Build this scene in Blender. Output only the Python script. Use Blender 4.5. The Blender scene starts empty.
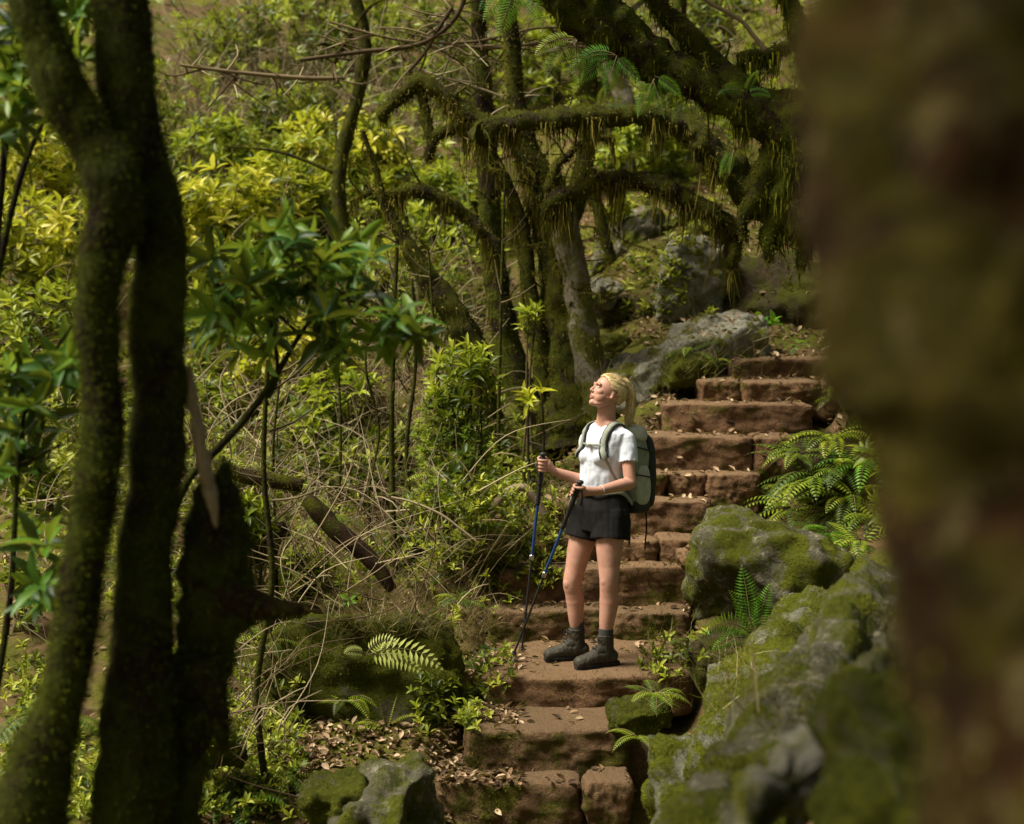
import bpy, bmesh, math, random
import numpy as np
from mathutils import Vector, Matrix, noise
from mathutils.bvhtree import BVHTree

R = math.radians
random.seed(7)
rng = np.random.default_rng(11)
scene = bpy.context.scene
COL = scene.collection

# ------------------------------------------------------------------ camera, sky, sun, exposure
CAM_Z, PITCH, FPX = 1.95, math.atan(82 / 1400), 1400.0
cam_data = bpy.data.cameras.new("camera")
cam = bpy.data.objects.new("camera", cam_data)
COL.objects.link(cam)
scene.camera = cam
cam.location = (0, 0, CAM_Z)
cam.rotation_euler = (math.pi / 2 - PITCH, 0, 0)
cam_data.sensor_width = 36.0
cam_data.lens = FPX / 1024 * 36
cam_data.clip_start, cam_data.clip_end = 0.05, 500
cam_data.dof.use_dof = True
cam_data.dof.focus_distance = 8.15
cam_data.dof.aperture_fstop = 1.9

SUN_EL, SUN_AZ = R(57), R(-103)          # azimuth measured from +Y towards +X
world = bpy.data.worlds.new("World")
scene.world = world
world.use_nodes = True
wn, wl = world.node_tree.nodes, world.node_tree.links
sky = wn.new("ShaderNodeTexSky")
sky.sky_type = 'NISHITA'
sky.sun_disc = False
sky.sun_elevation = SUN_EL
sky.sun_rotation = SUN_AZ
sky.dust_density = 5.0
sky.air_density = 1.0
sky.ozone_density = 0.6
tint = wn.new("ShaderNodeMix")
tint.data_type, tint.blend_type = 'RGBA', 'MULTIPLY'
tint.inputs[0].default_value = 1.0
tint.inputs[7].default_value = (1.10, 1.0, 0.72, 1)
wl.new(sky.outputs[0], tint.inputs[6])
wl.new(tint.outputs[2], wn["Background"].inputs[0])
wn["Background"].inputs[1].default_value = 0.07
sun_data = bpy.data.lights.new("sun", 'SUN')
sun_data.energy = 5.0
sun_data.angle = R(20)
sun_data.color = (1.0, 0.95, 0.85)
sun = bpy.data.objects.new("sun", sun_data)
COL.objects.link(sun)
SUN_DIR = Vector((math.sin(SUN_AZ) * math.cos(SUN_EL), math.cos(SUN_AZ) * math.cos(SUN_EL), math.sin(SUN_EL)))
sun.rotation_euler = SUN_DIR.to_track_quat('Z', 'Y').to_euler()
sun.location = SUN_DIR * 30
scene.view_settings.view_transform = 'Standard'
scene.view_settings.look = 'None'
scene.view_settings.gamma = 1.0
scene.view_settings.exposure = 0.5
scene.render.engine = 'CYCLES'
scene.cycles.use_denoising = True
scene.cycles.max_bounces = 6
scene.cycles.diffuse_bounces = 3
scene.cycles.glossy_bounces = 2
scene.cycles.transmission_bounces = 3
scene.cycles.sample_clamp_indirect = 3.0

# ------------------------------------------------------------------ helpers
FWD = Vector((0, math.cos(PITCH), -math.sin(PITCH)))
UPV = Vector((0, math.sin(PITCH), math.cos(PITCH)))

def P(px, py, D):
    """the point at ground distance D that is seen at picture position px, py"""
    d = FWD + Vector((1, 0, 0)) * ((px - 512) / FPX) + UPV * ((412 - py) / FPX)
    return Vector((0, 0, CAM_Z)) + d * (D / d.y)

def mm(px, D):
    return px / FPX * D

def fbm(p, s, o=3):
    v, a, f = 0.0, 1.0, s
    for _ in range(o):
        v += a * noise.noise(Vector((p[0] * f, p[1] * f, p[2] * f)))
        a *= 0.5
        f *= 2.1
    return v

class MB:
    def __init__(self):
        self.v, self.f, self.r, self.n = [], [], [], 0

    def add(self, verts, faces, rnd=None):
        verts = np.asarray(verts, dtype=np.float64).reshape(-1, 3)
        faces = np.asarray(faces, dtype=np.int64)
        if len(faces) == 0:
            return
        self.v.append(verts)
        self.f.append(faces + self.n)
        if rnd is None:
            rnd = np.full(len(faces), random.random())
        self.r.append(np.broadcast_to(np.asarray(rnd, dtype=np.float64), (len(faces),)))
        self.n += len(verts)

    def arrays(self):
        V = np.concatenate(self.v)
        loops = np.concatenate([f.ravel() for f in self.f])
        tot = np.concatenate([np.full(len(f), f.shape[1]) for f in self.f])
        rnd = np.concatenate(self.r)
        return V, loops, tot, rnd

    def mesh(self, name, origin=(0, 0, 0), smooth=True):
        V, loops, tot, rnd = self.arrays()
        V = V - np.array(origin)
        me = bpy.data.meshes.new(name)
        me.vertices.add(len(V))
        me.vertices.foreach_set("co", V.ravel().astype(np.float32))
        me.loops.add(len(loops))
        me.loops.foreach_set("vertex_index", loops.astype(np.int32))
        me.polygons.add(len(tot))
        start = np.concatenate([[0], np.cumsum(tot)[:-1]])
        me.polygons.foreach_set("loop_start", start.astype(np.int32))
        me.polygons.foreach_set("loop_total", tot.astype(np.int32))
        me.polygons.foreach_set("use_smooth", np.full(len(tot), smooth))
        a = me.attributes.new("rnd", 'FLOAT', 'FACE')
        a.data.foreach_set("value", rnd.astype(np.float32))
        me.update(calc_edges=True)
        me.validate()
        return me

def link(name, me, m, parent=None, loc=None):
    o = bpy.data.objects.new(name, me)
    if m is not None and len(me.materials) == 0:
        me.materials.append(m)
    COL.objects.link(o)
    if parent is not None:
        o.parent = parent
    if loc is not None:
        o.location = loc
    return o

def tag(o, label=None, cat=None, group=None, kind=None):
    if label: o["label"] = label
    if cat: o["category"] = cat
    if group: o["group"] = group
    if kind: o["kind"] = kind
    return o

def thing(name, label, cat, loc=(0, 0, 0), group=None):
    o = bpy.data.objects.new(name, None)
    o.empty_display_size = 0.1
    o.location = loc
    COL.objects.link(o)
    return tag(o, label, cat, group)

def part(name, mb, m, parent, smooth=True):
    """a mesh part; vertices are given in world space, the parent is an unrotated Empty or a part of one"""
    base = Vector(parent.location)
    if parent.parent: base = base + Vector(parent.parent.location)
    return link(name, mb.mesh(name, base, smooth), m, parent)

# --- curves and tubes
def spline(pts, rad, step):
    """Catmull-Rom resample of points and radii"""
    pts = [Vector(p) for p in pts]
    n = len(pts)
    op, orr = [], []
    for i in range(n - 1):
        p0, p1, p2, p3 = pts[max(i - 1, 0)], pts[i], pts[i + 1], pts[min(i + 2, n - 1)]
        k = max(1, int(math.ceil((p2 - p1).length / step)))
        for j in range(k):
            t = j / k
            t2, t3 = t * t, t * t * t
            op.append(0.5 * ((2 * p1) + (p2 - p0) * t + (2 * p0 - 5 * p1 + 4 * p2 - p3) * t2 + (3 * p1 - p0 - 3 * p2 + p3) * t3))
            orr.append(rad[i] * (1 - t) + rad[i + 1] * t)
    op.append(pts[-1])
    orr.append(rad[-1])
    return op, orr

def limb(mb, pts, rad, seg=12, amp=0.14, scale=None, step=None, rnd=None, samples=None, wob=0.0):
    rmax = max(rad)
    step = step or max(rmax * 0.45, 0.004)
    scale = scale or 0.9 / max(rmax, 0.02)
    cp, cr = spline(pts, rad, step)
    if wob:
        for i in range(1, len(cp) - 1):
            q = cp[i]
            cp[i] = q + wob * rmax * noise.noise_vector(q * (0.35 / rmax))
    tang = []
    for i in range(len(cp)):
        a, b = cp[max(i - 1, 0)], cp[min(i + 1, len(cp) - 1)]
        t = b - a
        tang.append(t.normalized() if t.length > 1e-9 else Vector((0, 0, 1)))
    ref = Vector((1, 0, 0)) if abs(tang[0].x) < 0.8 else Vector((0, 1, 0))
    u = (ref - tang[0] * ref.dot(tang[0])).normalized()
    V = []
    for i, (c, r, t) in enumerate(zip(cp, cr, tang)):
        u = (u - t * u.dot(t)).normalized()
        w = t.cross(u)
        for j in range(seg):
            a = 2 * math.pi * j / seg
            d = u * math.cos(a) + w * math.sin(a)
            q = c + d * r
            k = 1 + amp * (fbm(q, scale, 3)) if amp else 1
            v = c + d * (r * k)
            V.append(v)
            if samples is not None:
                samples.append((v, d, r))
    n = len(cp)
    F = []
    for i in range(n - 1):
        for j in range(seg):
            j2 = (j + 1) % seg
            F.append((i * seg + j, i * seg + j2, (i + 1) * seg + j2, (i + 1) * seg + j))
    mb.add(V, F, rnd if rnd is not None else random.random())
    V2 = [cp[0]] + V[:seg] + [cp[-1]] + V[-seg:]
    F2 = [(0, 1 + (j + 1) % seg, 1 + j) for j in range(seg)] + [(seg + 1, seg + 2 + j, seg + 2 + (j + 1) % seg) for j in range(seg)]
    mb.add(V2, F2, rnd if rnd is not None else random.random())

# --- leaves in bulk
def tmpl_leaf():      # lanceolate leaf along +x with a fold along the midrib, unit length and unit width
    xs = [0, .18, .5, .8, 1.0]
    w = [0.03, .36, .5, .3, 0.0]
    z = [0, .03, .02, -.05, -.14]
    V, F = [], []
    for x, ww, zz in zip(xs, w, z):
        V += [(x, -ww, zz + .18 * ww, ), (x, 0, zz), (x, ww, zz + .18 * ww)]
    for i in range(len(xs) - 1):
        a = i * 3
        F += [(a, a + 3, a + 4, a + 1), (a + 1, a + 4, a + 5, a + 2)]
    return np.array(V), np.array(F)

def tmpl_simple():
    V = [(0, 0, 0), (.45, -.5, .06), (1, 0, -.1), (.45, .5, .06), (.5, 0, 0)]
    return np.array(V), np.array([(0, 1, 4), (1, 2, 4), (0, 4, 3), (4, 2, 3)])

def tmpl_strand():
    V = [(0, -.5, 0), (0, .5, 0), (.5, .4, .06), (.5, -.4, .06), (1, 0, -.05)]
    return np.array(V), np.array([(0, 1, 2), (0, 2, 3), (3, 2, 4)])

def tmpl_curl():      # dead leaf, curled
    V = []
    for i, x in enumerate((0, .3, .65, 1.0)):
        w = (.08, .42, .4, .03)[i]
        z = (.02, .10, .16, .30)[i]
        V += [(x, -w, z + w * .5), (x, 0, z - .04), (x, w, z + w * .35)]
    F = []
    for i in range(3):
        a = i * 3
        F += [(a, a + 3, a + 4, a + 1), (a + 1, a + 4, a + 5, a + 2)]
    return np.array(V), np.array(F)

LEAF, SIMPLE, STRAND, CURL = tmpl_leaf(), tmpl_simple(), tmpl_strand(), tmpl_curl()

def nrmz(a):
    return a / np.maximum(np.linalg.norm(a, axis=1, keepdims=True), 1e-9)

def leaves(mb, pos, dr, nm, L, W, tm=LEAF, rnd=None):
    pos, dr, nm = np.asarray(pos, float), nrmz(np.asarray(dr, float)), np.asarray(nm, float)
    N = len(pos)
    if N == 0: return
    y = nrmz(np.cross(nm, dr) + 1e-6)
    z = np.cross(dr, y)
    L = np.broadcast_to(np.asarray(L, float), (N,))
    W = np.broadcast_to(np.asarray(W, float), (N,))
    tv, tf = tm
    V = (pos[:, None, :] + dr[:, None, :] * (tv[None, :, 0] * L[:, None])[..., None]
         + y[:, None, :] * (tv[None, :, 1] * W[:, None])[..., None]
         + z[:, None, :] * (tv[None, :, 2] * L[:, None])[..., None])
    k = len(tv)
    F = tf[None] + (np.arange(N) * k)[:, None, None]
    if rnd is None: rnd = rng.random(N)
    mb.add(V.reshape(-1, 3), F.reshape(-1, tf.shape[1]), np.repeat(rnd, len(tf)))

def rosettes(mb, C, A, n, L, W, spread=65, rnd=None, tm=LEAF, droop=0.0):
    """whorls of n leaves at points C around axes A"""
    C, A = np.asarray(C, float), nrmz(np.asarray(A, float))
    N = len(C)
    ref = np.tile(np.array([[0.31, 0.62, 0.2]]), (N, 1))
    u = nrmz(np.cross(A, ref))
    w = np.cross(A, u)
    base = rng.random(N) * 6.28
    rr = rng.random(N) if rnd is None else rnd
    for k in range(n):
        a = base + k * 2.399 + rng.normal(0, .2, N)
        sp = np.radians(np.clip(rng.normal(spread * (0.45 + 0.75 * k / n), 10, N), 5, 125))
        side = u * np.cos(a)[:, None] + w * np.sin(a)[:, None]
        d = A * np.cos(sp)[:, None] + side * np.sin(sp)[:, None]
        d[:, 2] -= droop
        s = rng.uniform(.65, 1.15, N)
        nm = A * np.sin(sp)[:, None] - side * np.cos(sp)[:, None] + rng.normal(0, .25, (N, 3))
        leaves(mb, C + A * (-.02 * k / n), d, nm, L * s, W * s, tm, np.clip(rr + rng.normal(0, .12, N), 0, 1))

# ------------------------------------------------------------------ materials
def nt(name):
    m = bpy.data.materials.new(name)
    m.use_nodes = True
    t = m.node_tree
    return m, t.nodes, t.links, t.nodes["Principled BSDF"]

def tex(N, Lk, scale, detail=5, rough=.6, dist=0.0, stretch=None, kind='NOISE'):
    tc = N.new("ShaderNodeTexCoord")
    mp = N.new("ShaderNodeMapping")
    Lk.new(tc.outputs["Object"], mp.inputs[0])
    if stretch: mp.inputs["Scale"].default_value = stretch
    if kind == 'NOISE':
        n = N.new("ShaderNodeTexNoise")
        n.inputs["Detail"].default_value = detail
        n.inputs["Roughness"].default_value = rough
        n.inputs["Distortion"].default_value = dist
    else:
        n = N.new("ShaderNodeTexVoronoi")
    n.inputs["Scale"].default_value = scale
    Lk.new(mp.outputs[0], n.inputs["Vector"])
    return n

def ramp(N, Lk, src, stops):
    r = N.new("ShaderNodeValToRGB")
    e = r.color_ramp.elements
    while len(e) < len(stops): e.new(0.5)
    for el, (p, c) in zip(e, stops):
        el.position = p
        el.color = (*c, 1) if len(c) == 3 else c
    Lk.new(src, r.inputs[0])
    return r

def mix(N, Lk, fac, a, b):
    m = N.new("ShaderNodeMix")
    m.data_type = 'RGBA'
    if isinstance(fac, float): m.inputs[0].default_value = fac
    else: Lk.new(fac, m.inputs[0])
    for i, s in ((6, a), (7, b)):
        if isinstance(s, tuple): m.inputs[i].default_value = (*s, 1)
        else: Lk.new(s, m.inputs[i])
    return m.outputs[2]

def bump(N, Lk, bs, src, strength, dist):
    b = N.new("ShaderNodeBump")
    b.inputs["Strength"].default_value = strength
    b.inputs["Distance"].default_value = dist
    Lk.new(src, b.inputs["Height"])
    prev = bs.inputs["Normal"].links
    if prev: Lk.new(prev[0].from_socket, b.inputs["Normal"])
    Lk.new(b.outputs[0], bs.inputs["Normal"])

def leafmat(name, cols, rough=.45, trans=.35, spec=.35):
    m, N, Lk, bs = nt(name)
    at = N.new("ShaderNodeAttribute")
    at.attribute_name = "rnd"
    k = len(cols)
    r = ramp(N, Lk, at.outputs["Fac"], [((i + .5) / k, c) for i, c in enumerate(cols)])
    Lk.new(r.outputs[0], bs.inputs["Base Color"])
    bs.inputs["Roughness"].default_value = rough
    bs.inputs["Specular IOR Level"].default_value = spec
    tr = N.new("ShaderNodeBsdfTranslucent")
    tc = mix(N, Lk, 0.5, r.outputs[0], (.35, .38, .03))
    Lk.new(tc, tr.inputs[0])
    ms = N.new("ShaderNodeMixShader")
    ms.inputs[0].default_value = trans
    Lk.new(bs.outputs[0], ms.inputs[1])
    Lk.new(tr.outputs[0], ms.inputs[2])
    Lk.new(ms.outputs[0], N["Material Output"].inputs[0])
    return m

def mossmat(name, b1, b2, m1, m2, lo=.42, hi=.58, s=3.0, fine=60, bumpd=.02, pale=None, stretch=None, up=0.0):
    """bark or stone (b1..b2) overgrown with moss (m1..m2) in patches"""
    m, N, Lk, bs = nt(name)
    n1 = tex(N, Lk, fine * .25, 8, .7, stretch=stretch)
    bark = ramp(N, Lk, n1.outputs[0], [(.3, b1), (.72, b2)])
    n2 = tex(N, Lk, fine, 5, .75)
    moss = ramp(N, Lk, n2.outputs[0], [(.32, m1), (.72, m2)])
    n3 = tex(N, Lk, s, 7, .65, .4)
    src = n3.outputs[0]
    if up:
        g = N.new("ShaderNodeNewGeometry")
        sp = N.new("ShaderNodeSeparateXYZ")
        Lk.new(g.outputs["Normal"], sp.inputs[0])
        ma = N.new("ShaderNodeMath"); ma.operation = 'MULTIPLY_ADD'
        ma.inputs[1].default_value = up
        Lk.new(sp.outputs[2], ma.inputs[0]); Lk.new(src, ma.inputs[2])
        src = ma.outputs[0]
    mask = ramp(N, Lk, src, [(lo, (0, 0, 0)), (hi, (1, 1, 1))])
    base = bark.outputs[0]
    if pale:
        n4 = tex(N, Lk, s * 2.6, 6, .7, .2)
        pm = ramp(N, Lk, n4.outputs[0], [(.54, (0, 0, 0)), (.62, (1, 1, 1))])
        base = mix(N, Lk, pm.outputs[0], base, pale)
    n5 = tex(N, Lk, s * .7, 3, .5)
    tone = ramp(N, Lk, n5.outputs[0], [(.3, tuple(c * .65 for c in m1)), (.7, tuple(min(1, c * 1.25) for c in m2))])
    moss_c = mix(N, Lk, .4, moss.outputs[0], tone.outputs[0])
    c = mix(N, Lk, mask.outputs[0], base, moss_c)
    Lk.new(c, bs.inputs["Base Color"])
    bs.inputs["Roughness"].default_value = .92
    bs.inputs["Specular IOR Level"].default_value = .15
    bump(N, Lk, bs, n3.outputs[0], .7, bumpd * 1.5)
    bump(N, Lk, bs, n1.outputs[0], .8, bumpd)
    bump(N, Lk, bs, n2.outputs[0], .7, bumpd * .4)
    return m

def treads(m, sandy):
    """pale trodden earth on the upward faces of a stone"""
    N, Lk = m.node_tree.nodes, m.node_tree.links
    bs = N["Principled BSDF"]
    src = bs.inputs["Base Color"].links[0].from_socket
    g = N.new("ShaderNodeNewGeometry"); sp = N.new("ShaderNodeSeparateXYZ")
    Lk.new(g.outputs["Normal"], sp.inputs[0])
    n = tex(N, Lk, 9, 8, .75, .5)
    ma = N.new("ShaderNodeMath"); ma.operation = 'MULTIPLY_ADD'; ma.inputs[1].default_value = .55
    Lk.new(n.outputs[0], ma.inputs[0]); Lk.new(sp.outputs[2], ma.inputs[2])
    r = ramp(N, Lk, ma.outputs[0], [(.98, (0, 0, 0)), (1.0, (1, 1, 1))])
    r.color_ramp.elements[0].position = .84; r.color_ramp.elements[1].position = 1.0; r.color_ramp.elements[1].color = (.85, .85, .85, 1)
    c = mix(N, Lk, r.outputs[0], src, sandy)
    Lk.new(c, bs.inputs["Base Color"])

def plain(name, c1, c2=None, rough=.6, scale=40, bd=0.0, metallic=0.0, spec=.4, stretch=None):
    m, N, Lk, bs = nt(name)
    n = tex(N, Lk, scale, 5, .6, stretch=stretch)
    r = ramp(N, Lk, n.outputs[0], [(.3, c1), (.7, c2 or c1)])
    Lk.new(r.outputs[0], bs.inputs["Base Color"])
    bs.inputs["Roughness"].default_value = rough
    bs.inputs["Metallic"].default_value = metallic
    bs.inputs["Specular IOR Level"].default_value = spec
    if bd: bump(N, Lk, bs, n.outputs[0], .6, bd)
    return m

M = {}
M['bark_dark'] = mossmat('bark_dark', (.018, .010, .006), (.06, .035, .02), (.016, .024, .002), (.15, .18, .009), .40, .54, 5, 70, .04)
M['bark_red'] = mossmat('bark_red', (.03, .015, .009), (.09, .042, .022), (.025, .030, .002), (.16, .165, .010), .46, .60, 4.5, 70, .04)
M['moss_bark'] = mossmat('moss_bark', (.028, .02, .011), (.085, .062, .034), (.028, .034, .003), (.17, .18, .011), .38, .5, 5, 80, .05)
M['pale_bark'] = mossmat('pale_bark', (.13, .11, .08), (.28, .25, .18), (.06, .065, .012), (.16, .16, .03), .47, .54, 4, 80, .02)
M['near_bark'] = mossmat('near_bark', (.002, .001, .001), (.075, .034, .009), (.012, .012, .002), (.115, .09, .010), .44, .56, 9, 30, .03, pale=(.16, .13, .055))
M['rock_moss'] = mossmat('rock_moss', (.09, .08, .055), (.20, .18, .13), (.022, .030, .003), (.15, .165, .010), .32, .44, 4, 50, .05)
M['rock_mix'] = mossmat('rock_mix', (.085, .08, .05), (.22, .20, .13), (.028, .038, .003), (.16, .175, .012), .43, .54, 5.5, 50, .04, pale=(.36, .33, .24))
M['rock_grey'] = mossmat('rock_grey', (.18, .17, .13), (.44, .42, .32), (.05, .058, .006), (.20, .20, .02), .49, .59, 5.5, 50, .04, pale=(.40, .385, .32))
M['rock_dark'] = mossmat('rock_dark', (.03, .022, .012), (.09, .065, .035), (.02, .024, .002), (.08, .085, .008), .42, .55, 2.6, 60, .03)
M['ridge'] = mossmat('ridge', (.12, .12, .08), (.32, .31, .22), (.026, .040, .003), (.21, .225, .013), .40, .50, 5, 45, .05, pale=(.36, .36, .28))
M['step'] = mossmat('step', (.075, .040, .018), (.29, .165, .085), (.035, .034, .006), (.14, .125, .018), .52, .62, 5.0, 60, .03, up=-.07)
M['step_low'] = mossmat('step_low', (.07, .040, .018), (.27, .165, .085), (.03, .032, .005), (.14, .13, .015), .45, .56, 4.5, 60, .03, up=-.10)
treads(M['step'], (.26, .165, .09)); treads(M['step_low'], (.20, .13, .07))
M['ground'] = mossmat('ground', (.05, .03, .014), (.20, .125, .06), (.035, .038, .004), (.15, .15, .018), .40, .56, 1.6, 30, .03)
M['wood'] = plain('broken_wood', (.14, .10, .055), (.34, .27, .17), .8, 30, .01, stretch=(6, 6, .6))
M['twig'] = leafmat('twig', [(.09, .06, .03), (.22, .165, .085), (.40, .33, .20)], .8, .0, .2)
M['stem'] = leafmat('stem', [(.035, .03, .014), (.09, .07, .03), (.16, .13, .06)], .8, .0, .2)
M['yellow'] = leafmat('leaf_yellow', [(.10, .13, .006), (.36, .40, .012), (.56, .56, .025), (.72, .66, .09)], .4, .45)
M['lime'] = leafmat('leaf_lime', [(.06, .10, .006), (.20, .28, .012), (.40, .46, .03)], .42, .42)
M['mid'] = leafmat('leaf_mid', [(.03, .06, .005), (.09, .13, .010), (.20, .24, .02)], .45, .38)
M['laurel'] = leafmat('leaf_laurel', [(.010, .040, .004), (.028, .095, .008), (.075, .19, .014), (.15, .26, .02)], .45, .38, .3)
M['under'] = leafmat('leaf_under', [(.03, .055, .004), (.12, .16, .010), (.26, .32, .018), (.48, .50, .06)], .45, .38)
M['shaded_moss'] = leafmat('shaded_moss', [(.02, .028, .002), (.06, .075, .004), (.10, .12, .007)], .9, .15, .1)  # darker copy of dark_moss, the near trees' shade put into its colour
M['shade_canopy'] = leafmat('leaf_shade_canopy', [(.02, .035, .008), (.04, .07, .012), (.06, .10, .016)], .5, .2)  # leaves of the unseen crowns that block light over the foreground
M['fern'] = leafmat('leaf_fern', [(.05, .10, .006), (.14, .24, .012), (.30, .38, .025)], .5, .4)
M['fern_green'] = leafmat('leaf_fern_green', [(.03, .14, .008), (.07, .27, .012), (.18, .42, .02)], .5, .5)
M['fern_pale'] = leafmat('leaf_fern_pale', [(.28, .34, .05), (.42, .48, .10), (.52, .56, .16)], .5, .35)
M['dry_moss'] = leafmat('hanging_moss', [(.03, .03, .003), (.08, .075, .006), (.17, .145, .014), (.26, .20, .05)], .9, .2, .1)
M['dark_moss'] = leafmat('dark_moss', [(.025, .032, .002), (.09, .10, .006), (.20, .205, .012)], .9, .15, .1)
M['litter'] = leafmat('litter', [(.05, .025, .012), (.15, .085, .04), (.30, .19, .10), (.50, .37, .23)], .7, .1, .25)
M['grass'] = leafmat('dry_grass', [(.12, .11, .03), (.26, .20, .08), (.36, .29, .15)], .6, .25)

# ------------------------------------------------------------------ terrain
ST = [(-6, .3), (0, .2), (2, .1), (4, -.6), (6.6, -.7), (7.14, -.42), (7.33, -.34), (7.8, -.17), (8.72, .0), (8.94, .19), (9.13, .43), (9.4, .57), (9.68, .79), (9.89, .96),
      (10.3, 1.2), (10.56, 1.41), (11.2, 1.57), (11.8, 1.78), (13.2, 2.1), (15, 2.95), (18, 4.4), (22, 6.6), (30, 11.5), (45, 21), (80, 42)]
LF = [(-6, .5), (0, .3), (3, -.1), (6, -.4), (7.5, -.32), (9, .05), (10, .35), (12, 1.1), (14, 1.9), (17, 3.4), (21, 5.8), (30, 11.7), (45, 21), (80, 42)]
RT = [(-6, .6), (0, .5), (3, .1), (5, -.2), (6, -.35), (7, -.3), (8, -.05), (9, .35), (10, 1.0), (11.2, 1.85), (13, 2.4), (18, 5.0), (30, 12), (45, 21), (80, 42)]
XC = [(6, .0), (7.2, .17), (7.8, .41), (8.7, .46), (9.1, .62), (9.7, 1.2), (10.3, 1.66), (11.2, 2.14), (13, 2.2), (16, 2.2), (80, 2.2)]

def prof(t, y):
    return np.interp(y, [a for a, b in t], [b for a, b in t])

def sstep(a, b, x):
    t = np.clip((x - a) / (b - a), 0, 1)
    return t * t * (3 - 2 * t)

def Gnp(x, y):
    xc = prof(XC, y)
    d = x - xc
    zs, zl, zr = prof(ST, y), prof(LF, y), prof(RT, y)
    instair = sstep(.72, .56, np.abs(d)) * sstep(6.6, 7.0, y) * sstep(11.6, 11.3, y)
    left = sstep(-.7, -2.0, d)
    right = sstep(.6, 1.0, d)
    z = zs * (1 - left) + zl * left
    z = z * (1 - right) + (zr + .42 * np.clip(d - .9, 0, 4)) * right
    z = z - .2 * instair
    return z - .25 * sstep(-4, -9, x) * 1.0

def G(x, y):
    z = float(Gnp(np.array([x]), np.array([y]))[0])
    p = (x, y, 0)
    return z + .10 * fbm(p, .55, 3) + .025 * fbm(p, 3.1, 3)

def build_ground():
    tx = np.linspace(-1, 1, 331)
    xs = 9 * tx + 36 * tx ** 5
    ty = np.linspace(0, 1, 401)
    ys = -8 + 32 * ty + 46 * ty ** 5
    X, Y = np.meshgrid(xs, ys)
    Z = Gnp(X, Y)
    V = np.stack([X, Y, Z], -1).reshape(-1, 3)
    for v in V:
        p = (v[0], v[1], 0)
        v[2] += .10 * fbm(p, .55, 3) + .025 * fbm(p, 3.1, 3)
        if 5 < v[1] < 16 and -6 < v[0] < 5: v[2] += .012 * fbm(p, 13, 2)
    nx, ny = len(xs), len(ys)
    i = np.arange(nx - 1)[None, :] + nx * np.arange(ny - 1)[:, None]
    i = i.ravel()
    F = np.stack([i, i + 1, i + 1 + nx, i + nx], -1)
    mb = MB()
    mb.add(V, F)
    o = link("ground", mb.mesh("ground"), M['ground'])
    tag(o, kind="structure")
    return V, F

GV, GF = build_ground()
COLL_V, COLL_F, COLL_N = [GV], [GF], [len(GV)]
def collide(V, F):
    COLL_V.append(np.asarray(V, float)); COLL_F.append(np.asarray(F) + sum(COLL_N)); COLL_N.append(len(V))

# ------------------------------------------------------------------ rounded blocks and rocks
_cube = {}
def cube_grid(n):
    if n in _cube: return _cube[n]
    bm = bmesh.new()
    bmesh.ops.create_cube(bm, size=2)
    bmesh.ops.subdivide_edges(bm, edges=bm.edges[:], cuts=n, use_grid_fill=True)
    V = np.array([v.co[:] for v in bm.verts])
    F = np.array([[v.index for v in f.verts] for f in bm.faces])
    bm.free()
    _cube[n] = (V, F)
    return _cube[n]

def rock(center, rad, rot=(0, 0, 0), k=3.0, seed=0, n=26, rough=.22, fine=.055, facets=5, axis=None):
    V, F = cube_grid(n)
    q = V / (np.sum(np.abs(V) ** k, axis=1, keepdims=True) ** (1 / k))
    rs = random.Random(seed)
    for _ in range(facets):
        d = np.array([rs.gauss(0, 1), rs.gauss(0, 1), rs.gauss(0, .8)])
        d /= np.linalg.norm(d)
        h = rs.uniform(.62, .9)
        s = q @ d
        q = q - np.outer(np.maximum(s - h, 0) * .85, d)
    rad = np.array(rad)
    out = q * rad
    off = Vector((seed * 3.1, seed * 1.7, 0))
    ms = float(np.mean(rad))
    nn = nrmz(q / rad)
    res = np.empty_like(out)
    for i in range(len(out)):
        p = Vector(out[i]) + off
        dlt = rough * ms * fbm(p, .8 / ms, 3) + fine * fbm(p, 7.0, 4)
        res[i] = out[i] + nn[i] * dlt
    if axis is not None:
        z = Vector(axis).normalized()
        m = z.to_track_quat('X', 'Z').to_matrix()
    else:
        m = Matrix.Rotation(rot[2], 3, 'Z') @ Matrix.Rotation(rot[1], 3, 'Y') @ Matrix.Rotation(rot[0], 3, 'X')
    res = res @ np.array(m).T + np.array(center)
    return res, F

def add_rock(name, label, mat_, c, rad, group=None, cat="boulder", **kw):
    V, F = rock(c, rad, **kw)
    collide(V, F)
    mb = MB()
    mb.add(V, F)
    o = link(name, mb.mesh(name, c), mat_, None, c)
    return tag(o, label, cat, group)

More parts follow.
